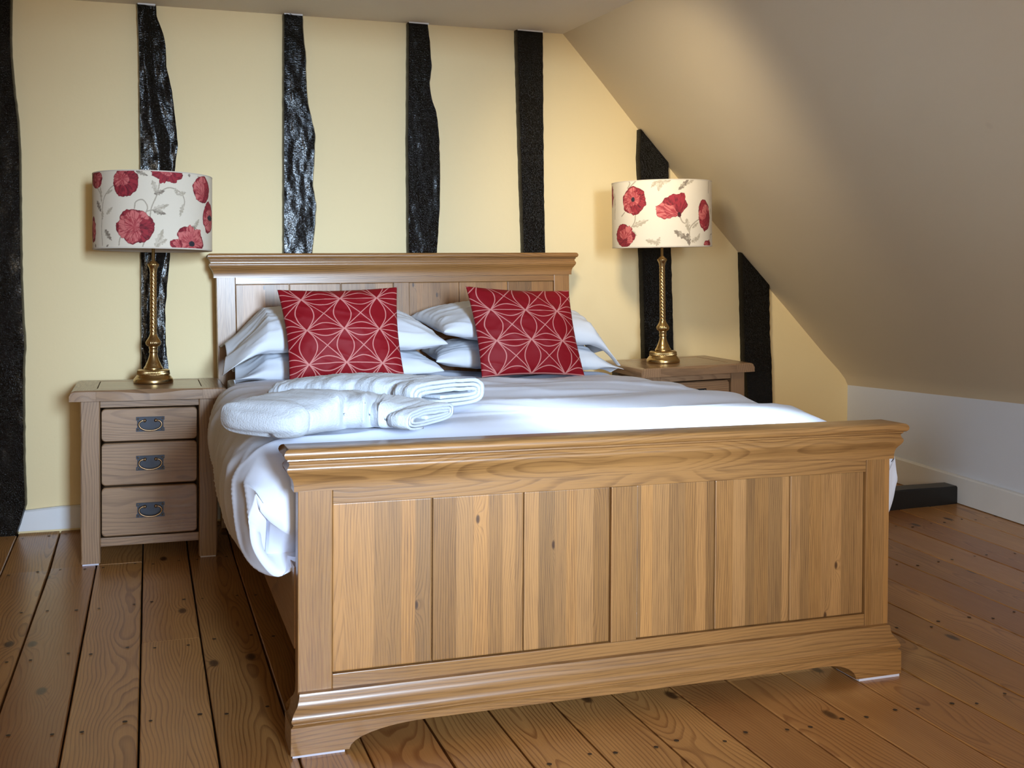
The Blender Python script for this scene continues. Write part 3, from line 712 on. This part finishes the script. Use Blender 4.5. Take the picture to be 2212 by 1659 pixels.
# ------------------------------------------------------------------ folded towels
def towel_mesh(path, hw, hh, seed, layers=4, nlen=150, gather=1.0):
    """folded towel: a flattened spiral section swept along path (x,y,z,width_scale,height_scale); the last end stays open and shows the folds"""
    th = 0.0108; per = 54
    def section(keep):
        pts = []
        for k in range(per*layers+1):
            a = k/per*2*PI - PI*0.45; s = k/per
            if s < 1: s *= keep
            sx = hw - th*1.25*s; sy = hh - th*1.10*s
            ca, sa = math.cos(a), math.sin(a)
            pts.append((math.copysign(abs(ca)**0.55, ca)*max(sx, 0.01), math.copysign(abs(sa)**0.62, sa)*max(sy, 0.004)))
        S = np.array(pts); T = np.gradient(S, axis=0); T /= (np.linalg.norm(T, axis=1)[:, None]+1e-9); N = np.stack([-T[:, 1], T[:, 0]], 1)
        o = -1 if keep < 0.5 else 1
        return np.vstack([S + N*th*0.43, (S - N*th*0.43)[::-1]])
    ring = section(1.0); ring0 = section(0.0)
    outer_first = np.linalg.norm(ring[10]) > np.linalg.norm(ring[-11])
    PP = catmull(np.array(path, float), nlen)
    V = np.zeros((len(ring), nlen, 3)); up = np.array((0, 0, 1.0))
    for j in range(nlen):
        c = PP[j, :3]; d = PP[min(j+1, nlen-1), :3]-PP[max(j-1, 0), :3]; d[2] *= 0.3; d /= np.linalg.norm(d)
        side = np.array((d[1], -d[0], 0)); side /= np.linalg.norm(side)
        f = j/(nlen-1); end = min(1.0, f/0.060); rr = math.sqrt(max(0.0, 1-(1-end)**2))
        back = -d*0.0
        bl = min(1.0, f/0.22); rg = ring*bl + ring0*(1-bl)
        for i, (a, b) in enumerate(rg):
            aw = a*PP[j, 3]*(0.86+0.14*rr); bw = b*PP[j, 4]*(0.62+0.38*rr)
            p = c + side*aw + up*bw
            A = a/hw
            w = 0.007*nz(f*7+seed, a*8, 1+b*8) + 0.0055*nz(f*20+seed, a*15, 3) + 0.0019*nz(f*110+seed, a*150, b*150) + 0.0012*nz(f*230, a*330, b*330)
            if b < 0: w *= 0.35
            if A > 0:   # gathers running up the camera-side flank
                gq = f*26 + A*2.2 + 2.5*nz(f*3, A, seed)
                w += gather*(0.0075*math.sin(gq) + 0.010*(1-abs(math.sin(gq*0.5+1)))**4*-1)*A*(1.0 if 0.28 < f < 0.9 else 0.35)
            p = p + side*w*(1 if a > 0 else -1)*min(1, abs(A)*1.3) + up*w*(0.8 if b > 0 else 0)
            V[i, j] = p
    me = mesh_grid(V, 'towel', close_u=True)
    bm = bmesh.new(); bm.from_mesh(me); bm.verts.ensure_lookup_table(); m = len(ring); h = m//2
    for i in range(h-1):
        try: bm.faces.new([bm.verts[q*nlen+nlen-1] for q in (i, i+1, m-2-i, m-1-i)])
        except ValueError: pass
    # far end: the folded edge closes it
    loop = [bm.verts[(i if outer_first else m-1-i)*nlen] for i in range(per)]
    cen = sum((v.co for v in loop), Vector())/len(loop); ax = Vector(PP[1, :3]-PP[0, :3]).normalized()
    prev = loop; base_co = [v.co.copy() for v in loop]
    for k, off in ((0.86, 0.011), (0.62, 0.018), (0.3, 0.021)):
        cur = [bm.verts.new(cen + (q-cen)*k - ax*off) for q in base_co]
        for i in range(per): bm.faces.new((prev[i], prev[(i+1) % per], cur[(i+1) % per], cur[i]))
        prev = cur
    cv = bm.verts.new(cen - ax*0.022)
    for i in range(per): bm.faces.new((prev[i], prev[(i+1) % per], cv))
    bmesh.ops.recalc_face_normals(bm, faces=bm.faces); bm.to_mesh(me); bm.free(); return me
def build_towels():
    G = 'folded white bath towels'
    o = link('towel', towel_mesh([(-0.035, 0.275, 0.744, 0.97, 1.0), (0.02, 0.32, 0.752, 1.0, 1.1), (0.11, 0.37, 0.760, 1.0, 1.2), (0.22, 0.40, 0.758, 1.0, 1.1), (0.33, 0.38, 0.748, 1.0, 0.85), (0.425, 0.305, 0.738, 1.1, 0.62)], 0.140, 0.040, 1.0, 3, 150, 1.4), M['terry'], None, True)
    tag(o, 'folded white terry towel at the front left corner of the duvet', 'towel', G)
    o = link('towel', towel_mesh([(0.10, 0.95, 0.745, 0.95, 0.85), (0.17, 0.92, 0.754, 1.0, 1.0), (0.28, 0.86, 0.764, 1.0, 1.1), (0.40, 0.77, 0.768, 1.0, 1.1), (0.49, 0.67, 0.768, 1.05, 1.08), (0.550, 0.575, 0.768, 1.10, 1.05)], 0.145, 0.042, 4.0, 3, 150, 0.5), M['terry'], None, True)
    tag(o, 'folded white terry towel lying behind and over the front one', 'towel', G)
build_towels()

# ------------------------------------------------------------------ bedside cabinets
def plate_mesh():
    w, h = 0.053, 0.029; c = 0.013; s = 0.004
    pl = [(-w, -h), (w, -h), (w, -h+c), (w-s, -h+c+0.002), (w-s, h-c-0.002), (w, h-c), (w, h), (-w, h), (-w, h-c), (-w+s, h-c-0.002), (-w+s, -h+c+0.002), (-w, -h+c)]
    return pl
def build_cabinet():
    root = empty('bedside_cabinet')
    W_, D_, H_ = 0.510, 0.385, 0.641
    p = 0.0715
    # legs, with the gently waney outer edge of rustic oak
    for x0, x1, y0, y1 in ((0, p, 0, p), (W_-p, W_, 0, p), (0, p, D_-p, D_), (W_-p, W_, D_-p, D_)):
        bm = bmesh.new(); zs = np.linspace(0.007, H_, 26); rows = []
        for z in zs:
            w = 0.004*nz(z*7, x0*9+y0*5) + 0.0025*nz(z*19, x0*3)
            xa, xb = (x0+max(w, 0), x1) if x0 == 0 else (x0, x1-max(w, 0))
            b = 0.004
            rows.append([bm.verts.new((x, y, z)) for x, y in ((xa+b, y0), (xb-b, y0), (xb, y0+b), (xb, y1-b), (xb-b, y1), (xa+b, y1), (xa, y1-b), (xa, y0+b))])
        for a, c in zip(rows[:-1], rows[1:]):
            for k in range(8): bm.faces.new((a[k], a[(k+1) % 8], c[(k+1) % 8], c[k]))
        bm.faces.new(rows[0][::-1]); bm.faces.new(rows[-1]); bmesh.ops.recalc_face_normals(bm, faces=bm.faces)
        me = bpy.data.meshes.new('leg'); bm.to_mesh(me); bm.free()
        lg = link('leg', me, M['rustic_z'], root)
        box('felt_pad', x0+0.006, x1-0.006, y0+0.004, y1-0.004, 0.0, 0.0072, M['felt'], lg)
    box('top_rail', p, W_-p, 0.008, 0.03, 0.612, H_, M['rustic_x'], root, 0.0015)
    box('bottom_rail', p, W_-p, 0.006, 0.03, 0.070, 0.103, M['rustic_x'], root, 0.002)
    for x in (0.018, W_-0.040): box('side_panel', x, x+0.022, p-0.004, D_-p+0.004, 0.075, H_, M['rustic_y'], root)
    box('back_panel', p-0.004, W_-p+0.004, D_-0.03, D_-0.018, 0.075, H_, M['rustic_x'], root)
    box('carcass_bottom', 0.04, W_-0.04, 0.03, D_-0.03, 0.075, 0.09, M['rustic_x'], root)
    # top: two end boards, front and back rail, let-in centre panel
    tx0, tx1, ty0, ty1, tz0, tz1 = -0.038, 0.548, -0.026, D_+0.024, H_, 0.683
    ew = 0.096
    def slab(name, x0, x1, y0, y1, mat, round_l=False, round_r=False, wave=False, z1=tz1):
        bm = bmesh.new(); nx = 22; rows = []; xs = np.linspace(x0, x1, nx)
        for x in xs:
            d = 0.0
            if round_l: t = max(0, 1-(x-x0)/0.026); d = 0.017*(1-math.sqrt(max(0, 1-t*t)))
            if round_r: t = max(0, 1-(x1-x)/0.026); d = 0.017*(1-math.sqrt(max(0, 1-t*t)))
            fw = 0.0
            if wave: fw = 0.011*math.exp(-((x-0.26)/0.10)**2) + 0.002*nz(x*12, 4)
            prof = [(y0+0.002*nz(x*9, 1), tz0), (y0+0.002*nz(x*9, 1), z1-0.005-fw-d), (y0+0.004+fw*0.8, z1-d), (y1-0.003, z1-d), (y1, z1-0.003-d), (y1, tz0)]
            rows.append([bm.verts.new((x, yy, zz)) for yy, zz in prof])
        for a, b in zip(rows[:-1], rows[1:]):
            for k in range(6): bm.faces.new((a[k], b[k], b[(k+1) % 6], a[(k+1) % 6]))
        bm.faces.new(rows[0]); bm.faces.new(rows[-1][::-1]); bmesh.ops.recalc_face_normals(bm, faces=bm.faces)
        me = bpy.data.meshes.new(name); bm.to_mesh(me); bm.free(); return link(name, me, mat, root, True, 30)
    slab('top_end_board', tx0, tx0+ew, ty0, ty1, M['rustic_y'], round_l=True)
    slab('top_end_board', tx1-ew, tx1, ty0, ty1, M['rustic_y'], round_r=True)
    slab('top_front_rail', tx0+ew+0.0004, tx1-ew-0.0004, ty0, ty0+0.075, M['rustic_xt'], wave=True)
    slab('top_back_rail', tx0+ew+0.0004, tx1-ew-0.0004, ty1-0.06, ty1, M['rustic_xt'])
    slab('top_panel', tx0+ew+0.0035, tx1-ew-0.0035, ty0+0.0755, ty1-0.0605, M['rustic_xt'], z1=tz1-0.0006)
    box('top_core', tx0+ew-0.01, tx1-ew+0.01, ty0+0.03, ty1-0.03, tz0+0.001, tz0+0.02, M['dark'], root)
    # drawers
    pl = plate_mesh()
    for z0, z1 in ((0.479, 0.606), (0.307, 0.472), (0.108, 0.299)):
        xa, xb = p+0.004, W_-p-0.007
        bm = bmesh.new(); rc = 0.016; poly = []
        for cx, cz, a0 in ((xb-rc, z1-rc, 0), (xa+rc, z1-rc, 90), (xa+rc, z0+rc, 180), (xb-rc, z0+rc, 270)):
            for k in range(5): a = math.radians(a0+k*22.5); poly.append((cx+rc*math.cos(a), cz+rc*math.sin(a)))
        yb = 0.012
        n = len(poly); f = [bm.verts.new((x, yb-0.002, z)) for x, z in poly]; g = [bm.verts.new((x, yb+0.003, z)) for x, z in
            [((xa if x < 0.25 else xb) if (abs(x-xa) < rc+1e-6 or abs(x-xb) < rc+1e-6) and False else x, z) for x, z in poly]]
        k_ = [bm.verts.new((x, 0.34, z)) for x, z in poly]
        cxm, czm = (xa+xb)/2, (z0+z1)/2
        f2 = [bm.verts.new((cxm+(x-cxm)*0.988, yb-0.005, czm+(z-czm)*0.96)) for x, z in poly]
        bm.faces.new(f2)
        for A, B in ((f2, f), (f, g), (g, k_)):
            for i in range(n): bm.faces.new((A[i], A[(i+1) % n], B[(i+1) % n], B[i]))
        bm.faces.new(k_[::-1]); bmesh.ops.recalc_face_normals(bm, faces=bm.faces)
        me = bpy.data.meshes.new('drawer'); bm.to_mesh(me); bm.free()
        dr = link('drawer', me, M['rustic_x'], root)
        cx, cz, yf = 0.2555, (z0+z1)/2+0.001, yb-0.005
        prism_y('handle_plate', [(cx+x, cz+z) for x, z in pl], yf-0.0035, yf+0.001, M['plate'], dr, 0.0012)
        # rivets and bail
        for sx in (-0.0455, 0.0455):
            for sz in (-0.0215, 0.0215):
                bm = bmesh.new(); bmesh.ops.create_uvsphere(bm, u_segments=8, v_segments=6, radius=0.0032, matrix=Matrix.Translation((cx+sx, yf-0.0035, cz+sz)))
                me = bpy.data.meshes.new('rivet'); bm.to_mesh(me); bm.free(); link('rivet', me, M['bronze'], dr, True)
        for sx in (-0.0205, 0.0205):
            bm = bmesh.new(); bmesh.ops.create_uvsphere(bm, u_segments=16, v_segments=10, radius=0.0066, matrix=Matrix.Translation((cx+sx, yf-0.0075, cz+0.0145)))
            bm2 = bmesh.ops.create_cone(bm, cap_ends=True, segments=12, radius1=0.004, radius2=0.004, depth=0.008, matrix=Matrix.Translation((cx+sx, yf-0.004, cz+0.0145)) @ Matrix.Rotation(PI/2, 4, 'X'))
            me = bpy.data.meshes.new('handle_knob'); bm.to_mesh(me); bm.free(); link('handle_knob', me, M['bronze'], dr, True)
        b = catmull([(cx-0.022, yf-0.008, cz+0.0145), (cx-0.034, yf-0.009, cz+0.0125), (cx-0.0425, yf-0.010, cz+0.001), (cx-0.036, yf-0.011, cz-0.0135), (cx-0.018, yf-0.012, cz-0.0225), (cx, yf-0.012, cz-0.0245),
                     (cx+0.018, yf-0.012, cz-0.0225), (cx+0.036, yf-0.011, cz-0.0135), (cx+0.0425, yf-0.010, cz+0.001), (cx+0.034, yf-0.009, cz+0.0125), (cx+0.022, yf-0.008, cz+0.0145)], 40)
        link('handle_bail', tube_mesh([tuple(q) for q in b], 0.0034, 10, 'handle_bail'), M['bronze'], dr, True)
    return root
GC = 'matching oak bedside cabinets'
cab_l = build_cabinet()
cab_r = copy_tree(cab_l)
tag(cab_l, 'oak three-drawer bedside cabinet standing left of the bed', 'bedside cabinet', GC)
tag(cab_r, 'oak bedside cabinet right of the bed, half hidden by the duvet', 'bedside cabinet', GC)
cab_l.location = (-0.539, 1.956, 0.0); cab_l.rotation_euler = (0.012, 0, 0)
CRX, CRY = 1.872, 1.925
cab_r.location = (CRX, CRY, hf(CRX, CRY)+0.001)
cab_r.rotation_euler = (0.024, -math.atan(0.0172*1.9), 0)

# ------------------------------------------------------------------ poppy lamps
R_SH, H_SH = 0.2345, 0.304
def paint_shade(which):
    """returns theta array, z array and (n,m,4) colours; theta=0 faces -y rotated by 'face'"""
    nF, nB, m = 560, 60, 240
    th = np.r_[np.linspace(-PI*0.56, PI*0.56, nF), np.linspace(PI*0.56, 2*PI-PI*0.56, nB+2)[1:-1]]
    X = np.sin(th)[:, None]*np.ones((1, m)); A = th[:, None]*np.ones((1, m)); Vv = np.ones((len(th), 1))*np.linspace(1, 0, m)[None, :]   # Vv: 0 top -> 1 bottom
    base = np.array(lin(226, 216, 198)[:3])
    colr = np.ones((len(th), m, 3))*base
    rng = np.random.RandomState(3 if which == 0 else 5)
    SX, SY = (428.0, 540.0) if which == 0 else (353.0, 468.0)   # photo-zoom units per shade radius / height
    cx0, cy0 = (502.0, 80.0) if which == 0 else (410.0, 80.0)
    # surface coordinates in those units: arc length along x
    U = A*SX; V = Vv*SY
    front = (np.abs(A) < PI*0.56)
    def to_u(zx): return math.asin(max(-0.999, min(0.999, (zx-cx0)/SX)))*SX
    lut = rng.rand(64, 64)
    def vnoise(x, y):
        xi = np.floor(x).astype(int); yi = np.floor(y).astype(int); fx = x-xi; fy = y-yi; fx = fx*fx*(3-2*fx); fy = fy*fy*(3-2*fy)
        g = lambda a, b: lut[a % 64, b % 64]
        return (g(xi, yi)*(1-fx)+g(xi+1, yi)*fx)*(1-fy) + (g(xi, yi+1)*(1-fx)+g(xi+1, yi+1)*fx)*fy
    def L(c): return np.array(lin(*c)[:3])
    def petal(cx, cy, rx, ry, rot, c1, c2, hub, jag=0.10, seed=0):
        dx = U-cx; dy = V-cy; c, s = math.cos(rot), math.sin(rot)
        px = (dx*c+dy*s)/rx; py = (-dx*s+dy*c)/ry
        ang = np.arctan2(py, px); r = np.sqrt(px*px+py*py)
        lim = 1 + jag*(vnoise(ang*3.2+seed+9, ang*0+seed*3.1)-0.5)*2 + jag*0.6*(vnoise(ang*8+seed, ang*0+seed)-0.5)
        mask = (r < lim) & front
        if not mask.any(): return
        hx, hy = hub; da = np.arctan2(V-hy, U-hx); dr = np.hypot(U-hx, V-hy)
        st = vnoise(da*14+seed*5, dr*0.03+seed)*0.65 + vnoise(da*30+seed, dr*0.05)*0.35
        tt = np.clip(st*1.5-0.25 + 0.35*(dr/(rx+ry)-0.5), 0, 1)
        tt = np.where(tt > 0.62, 1.0, np.where(tt > 0.4, 0.55, 0.1))
        cc = L(c1)*(1-tt[..., None]) + L(c2)*tt[..., None]
        edge = (r > lim*0.94); cc = np.where(edge[..., None], cc*0.72, cc)
        colr[mask] = cc[mask]
    D, Mc, Pk, Dk = (118, 24, 38), (158, 44, 56), (206, 112, 110), (92, 18, 32)
    def poppy(zx, zy, rx, ry, rot=0.0, n=6, hub=(0.0, 0.25), seed=0, eye=False, pale=0.0):
        cx, cy = to_u(zx), zy-cy0; f = 1.0/max(0.35, math.cos(cx/SX)); rx = rx*f
        hx, hy = cx+hub[0]*rx, cy+hub[1]*ry
        petal(cx, cy, rx, ry, rot, D, Mc, (hx, hy), 0.10, seed)
        for k in range(n):
            a = rot + 2*PI*k/n + seed; ox, oy = math.cos(a)*rx*0.42, math.sin(a)*ry*0.42
            q = rng.rand()
            c1, c2 = ((D, Mc) if q < 0.38-pale else ((Mc, Pk) if q < 0.8 else (Dk, Mc)))
            petal(cx+ox, cy+oy, rx*0.52, ry*0.50, a, c1, c2, (hx, hy), 0.13, seed+k*1.7)
        petal(cx-rx*0.12, cy-ry*0.12, rx*0.42, ry*0.40, rot+0.4, Mc, Pk, (hx, hy), 0.15, seed+20)
        if eye:
            petal(hx, hy, 20*f, 20, 0, (28, 26, 34), (60, 56, 66), (hx, hy), 0.12, seed+30)
    def stem(pts, w=4.5, c=(176, 164, 146)):
        P = catmull([(to_u(x), y-cy0) for x, y in pts], 60)
        d = np.full(U.shape, 1e9)
        for x, y in P: d = np.minimum(d, (U-x)**2+(V-y)**2)
        mk = (d < w*w) & front; colr[mk] = L(c)
    def leaf(zx, zy, ln, wd, rot, dark=False, seed=0):
        cx, cy = to_u(zx), zy-cy0; dx = U-cx; dy = V-cy; c, s = math.cos(rot), math.sin(rot)
        t = (dx*c+dy*s)/ln+0.5; q = (-dx*s+dy*c)
        tt = np.clip(t, 0, 1); saw = np.abs(((tt*4.3+0.2*seed) % 1.0)-0.35)
        lim = wd*np.sin(PI*tt**0.8)**0.8*(0.55+0.75*saw)
        mk = (t > 0) & (t < 1) & (np.abs(q) < lim) & front
        c1, c2 = (((138, 126, 112), (176, 165, 148)) if dark else ((184, 172, 152), (205, 194, 176)))
        sh = (vnoise(tt*9+seed, q*0.09+seed) > 0.5)
        cc = np.where(sh[..., None], L(c1), L(c2)); vein = np.abs(q) < 1.6; cc = np.where(vein[..., None], L(c1)*0.85, cc)
        colr[mk] = cc[mk]
    if which == 0:
        stem([(155, 600), (150, 480), (160, 300), (200, 215), (270, 160)]); stem([(480, 420), (490, 340), (530, 240), (550, 140)])
        stem([(375, 345), (385, 300), (430, 285), (462, 330), (450, 380), (400, 450)]); stem([(455, 365), (520, 350)]); stem([(530, 240), (610, 195), (690, 225), (718, 290), (690, 380)])
        stem([(270, 600), (275, 560), (290, 530)]); stem([(430, 610), (445, 570)]); stem([(825, 130), (815, 95)]); stem([(115, 180), (135, 225), (150, 250)])
        for a in ((425, 102, 90, 18, 0.35, 1), (145, 245, 120, 17, 1.4, 0), (205, 228, 70, 14, -0.4, 0), (130, 325, 105, 24, 0.9, 1), (155, 390, 70, 18, 1.6, 0), (205, 360, 80, 18, -0.7, 0), (195, 530, 105, 24, 0.85, 1),
                  (515, 200, 110, 22, 1.2, 0), (545, 230, 80, 22, -0.3, 1), (555, 335, 125, 24, -0.35, 0), (545, 370, 95, 22, 0.25, 1), (660, 220, 55, 16, 1.2, 0), (700, 230, 70, 20, -0.3, 0), (697, 350, 95, 19, 1.85, 0),
                  (545, 555, 150, 30, -1.2, 0), (565, 575, 80, 22, -0.5, 0), (805, 435, 85, 22, -0.9, 0), (785, 465, 50, 18, 0.2, 1), (752, 98, 24, 14, 1.4, 1), (105, 605, 40, 14, 1.0, 1), (190, 605, 30, 10, -0.6, 1)):
            leaf(a[0], a[1], a[2], a[3], a[4], bool(a[5]), a[0]*0.01)
        poppy(110, 130, 38, 62, 0.1, 4, (0.0, -0.2), 1.1); poppy(312, 160, 88, 108, 0.3, 6, (-0.2, -0.2), 2.2); poppy(600, 92, 112, 60, 0, 6, (0, -0.5), 3.1)
        poppy(848, 188, 62, 98, 0.35, 5, (0.1, 0.5), 4.4, pale=0.2); poppy(375, 472, 130, 118, 0.2, 7, (0.0, 0.05), 5.2, pale=0.05); poppy(770, 548, 98, 82, 0.3, 6, (0.0, 0.42), 6.3, True, 0.35)
        poppy(660, 590, 45, 34, 0.2, 3, (0.5, 0), 6.9); poppy(897, 385, 36, 116, 0, 6, (0.3, 0.0), 7.2, True); poppy(88, 490, 20, 92, 0, 4, (-0.3, 0.2), 8.4)
    else:
        stem([(180, 130), (195, 100), (185, 75)]); stem([(190, 130), (240, 80)]); stem([(232, 320), (225, 370), (195, 420)]); stem([(155, 300), (135, 325)]); stem([(535, 345), (555, 380), (600, 400)])
        stem([(680, 345), (630, 385), (600, 430), (600, 530)]); stem([(85, 230), (85, 340)]); stem([(735, 90), (732, 170)]); stem([(740, 530), (745, 470), (755, 460)])
        for a in ((85, 225, 145, 16, 1.5, 0), (400, 110, 105, 30, 1.75, 0), (360, 112, 60, 18, 2.3, 0), (430, 95, 95, 24, -0.15, 0), (565, 115, 115, 20, -0.75, 1), (610, 95, 80, 16, -0.5, 0), (265, 380, 130, 24, -0.35, 0),
                  (220, 450, 60, 20, 0.6, 0), (585, 400, 95, 22, 1.4, 0), (640, 400, 70, 14, -0.6, 0), (545, 470, 130, 26, 0.55, 1), (590, 500, 90, 24, 1.4, 1), (640, 500, 80, 22, -0.4, 0), (662, 480, 55, 14, -1.1, 0),
                  (345, 512, 95, 22, 0.3, 0), (385, 510, 70, 20, -1.2, 0), (748, 300, 50, 14, 1.4, 0)):
            leaf(a[0], a[1], a[2], a[3], a[4], bool(a[5]), a[0]*0.013)
        poppy(218, 220, 82, 96, 0.2, 7, (0, -0.08), 1.7, True, 0.0); petal(to_u(215), 205-cy0, 52, 52, 0, Mc, Pk, (to_u(216), 214-cy0), 0.2, 44); petal(to_u(216), 212-cy0, 15, 17, 0, (28, 26, 34), (60, 58, 70), (to_u(216), 212-cy0), 0.1, 3)
        cx, cy = to_u(480), 272-cy0; hub = (to_u(530), 335-cy0)
        petal(cx+10, cy-10, 102, 74, 0.45-0.9, D, Mc, hub, 0.12, 2.0); petal(cx-45, cy+25, 66, 60, 0.5, Mc, Pk, hub, 0.12, 3.0); petal(cx+15, cy+5, 70, 62, -0.3, Mc, Pk, hub, 0.12, 4.4)
        petal(cx+62, cy-30, 38, 70, 0.15, D, Mc, hub, 0.12, 5.5); petal(cx+8, cy-45, 60, 36, -0.3, Dk, Mc, hub, 0.2, 6.5); petal(hub[0], hub[1]-8, 14, 18, 0, Dk, (40, 20, 26), hub, 0.2, 7.5)
        poppy(706, 330, 40, 112, -0.15, 6, (0.4, 0.2), 7.9, False, -0.1); poppy(150, 465, 66, 78, 0.2, 5, (0, 0.4), 9.1, False, 0.15); poppy(66, 175, 9, 78, 0, 4, (0, 0), 4.1); poppy(724, 532, 24, 26, 0, 3, (0, 0), 3.3)
        poppy(375, 68, 26, 14, 0, 3, (0, 0), 6.3)
    # faint weave
    weave = 1 + 0.02*(rng.rand(len(th), m)-0.5); colr *= weave[..., None]
    return th, colr
def build_lamp(which, loc, rot, face):
    root = empty('table_lamp', loc, rot)
    S = 0.000361
    base = [(0.0, 0.0), (0.078, 0.0), (0.0795, 0.003), (0.0785, 0.012), (0.076, 0.0185), (0.0735, 0.0195), (0.0715, 0.024), (0.0655, 0.030), (0.0645, 0.033), (0.0660, 0.035), (0.0650, 0.037), (0.0640, 0.041), (0.0630, 0.050), (0.0610, 0.0525),
            (0.058, 0.0545), (0.042, 0.056), (0.0, 0.056)]
    def rib(t, z): return 1 + (0.016*math.cos(70*t+z*260) if 0.0365 < z < 0.051 else 0)
    base2 = []
    for (r, z), (r2, z2) in zip(base[:-1], base[1:]):
        base2.append((r, z))
        if 0.036 < z < 0.0505: base2 += [(r+(r2-r)*k/4, z+(z2-z)*k/4) for k in (1, 2, 3)]
    base2.append(base[-1])
    lathe('base', base2, M['brass'], root, 280, rib)
    neck = [(0.0, 0.0555), (0.0375, 0.0555), (0.0385, 0.059), (0.0375, 0.063), (0.0355, 0.064), (0.0345, 0.067), (0.030, 0.073), (0.0295, 0.078), (0.0280, 0.080), (0.0235, 0.090), (0.0185, 0.104), (0.0155, 0.117), (0.0150, 0.122), (0.0172, 0.124), (0.0176, 0.129),
            (0.0160, 0.132), (0.0155, 0.138), (0.0170, 0.141), (0.0178, 0.146), (0.0170, 0.149), (0.0225, 0.151), (0.0275, 0.156), (0.0300, 0.163), (0.0298, 0.168), (0.0255, 0.176), (0.0225, 0.181), (0.0195, 0.186), (0.0165, 0.192), (0.0145, 0.199), (0.0, 0.1995)]
    def flute(t, z): return 1 + (0.05*abs(math.cos(11*t))-0.025 if 0.152 < z < 0.178 else 0)
    lathe('lower_stem', neck, M['brass'], root, 132, flute)
    tw = [(0.0138 - 0.0006*k/180, 0.199 + 0.262*k/180) for k in range(181)]
    def twist(t, z):
        f = (4*t/2 + z*2*PI/0.0330) ; return 0.86 + 0.16*abs(math.cos(f))**0.7
    lathe('twisted_stem', tw, M['brass'], root, 56, twist)
    top = [(0.0, 0.460), (0.0132, 0.460), (0.0145, 0.466), (0.0150, 0.471), (0.0165, 0.475), (0.0195, 0.481), (0.0222, 0.487), (0.0220, 0.491), (0.0185, 0.495), (0.0150, 0.497), (0.0140, 0.500), (0.0085, 0.504), (0.0064, 0.507), (0.0064, 0.62), (0.0, 0.62)]
    def flute2(t, z): return 1 + (0.05*abs(math.cos(9*t))-0.025 if 0.476 < z < 0.494 else 0)
    lathe('upper_stem', top, M['brass'], root, 108, flute2)
    # shade
    th, colr = paint_shade(which); m = colr.shape[1]
    z0 = 0.548
    P = np.zeros((len(th), m, 3)); zz = np.linspace(z0, z0+H_SH, m)
    a = th + face
    P[..., 0] = (R_SH*np.sin(a))[:, None]; P[..., 1] = (-R_SH*np.cos(a))[:, None]; P[..., 2] = zz[None, :]
    me = mesh_grid(P, 'shade', close_u=True)
    ca = me.color_attributes.new('print', 'FLOAT_COLOR', 'POINT')
    # rows run bottom->top while the painting has v=1 at the bottom
    buf = np.ones((len(th), m, 4), np.float32); buf[..., :3] = colr
    ca.data.foreach_set('color', buf.ravel())
    sh = link('shade', me, M['print'], root, True)
    n = 96; P = np.zeros((n, 6, 3)); t = np.linspace(0, 2*PI, n, endpoint=False)
    for j, (r, z) in enumerate(((R_SH+0.0006, z0+0.004), (R_SH+0.0004, z0-0.0015), (R_SH-0.003, z0-0.0015), (R_SH-0.003, z0+H_SH+0.0015), (R_SH+0.0004, z0+H_SH+0.0015), (R_SH+0.0006, z0+H_SH-0.003))):
        P[:, j, 0] = r*np.cos(t); P[:, j, 1] = r*np.sin(t); P[:, j, 2] = z
    me = mesh_grid(P, 'lining', close_u=True); fix_normals(me); link('shade_lining', me, M['lining'], sh, True, 40)
    bm = bmesh.new()
    for k in range(3):
        q = k*2*PI/3
        mm = tube_mesh([(0.006*math.cos(q), 0.006*math.sin(q), 0.60), ((R_SH-0.004)*math.cos(q), (R_SH-0.004)*math.sin(q), 0.575)], 0.002, 6); bm.from_mesh(mm)
    me = bpy.data.meshes.new('shade_spider'); bm.to_mesh(me); bm.free(); link('shade_spider', me, M['brass'], sh)
    bm = bmesh.new(); bmesh.ops.create_uvsphere(bm, u_segments=20, v_segments=14, radius=0.03, matrix=Matrix.Translation((0, 0, 0.66)))
    me = bpy.data.meshes.new('bulb'); bm.to_mesh(me); bm.free(); link('bulb', me, M['lining'], root, True)
    return root
GL = 'brass table lamps with poppy print shades'
lx, ly = -0.271, 2.195
la = build_lamp(0, (lx, ly, 0.6865), (0.0, 0, 0), math.atan2(lx+0.2905, ly+2.4166)*-1)
tag(la, 'twisted brass lamp with poppy print drum shade on left cabinet', 'table lamp', GL)
rx, ry = 2.034, 2.105
lb = build_lamp(1, (rx, ry, 0.683 + hf(CRX, CRY) + 0.0327*(rx-CRX) + 0.024*(ry-CRY) + 0.0025), (0.024, -math.atan(0.0172*1.9), 0), -math.atan2(rx+0.2905, ry+2.4166))
tag(lb, 'twisted brass lamp with poppy print drum shade on right cabinet', 'table lamp', GL)
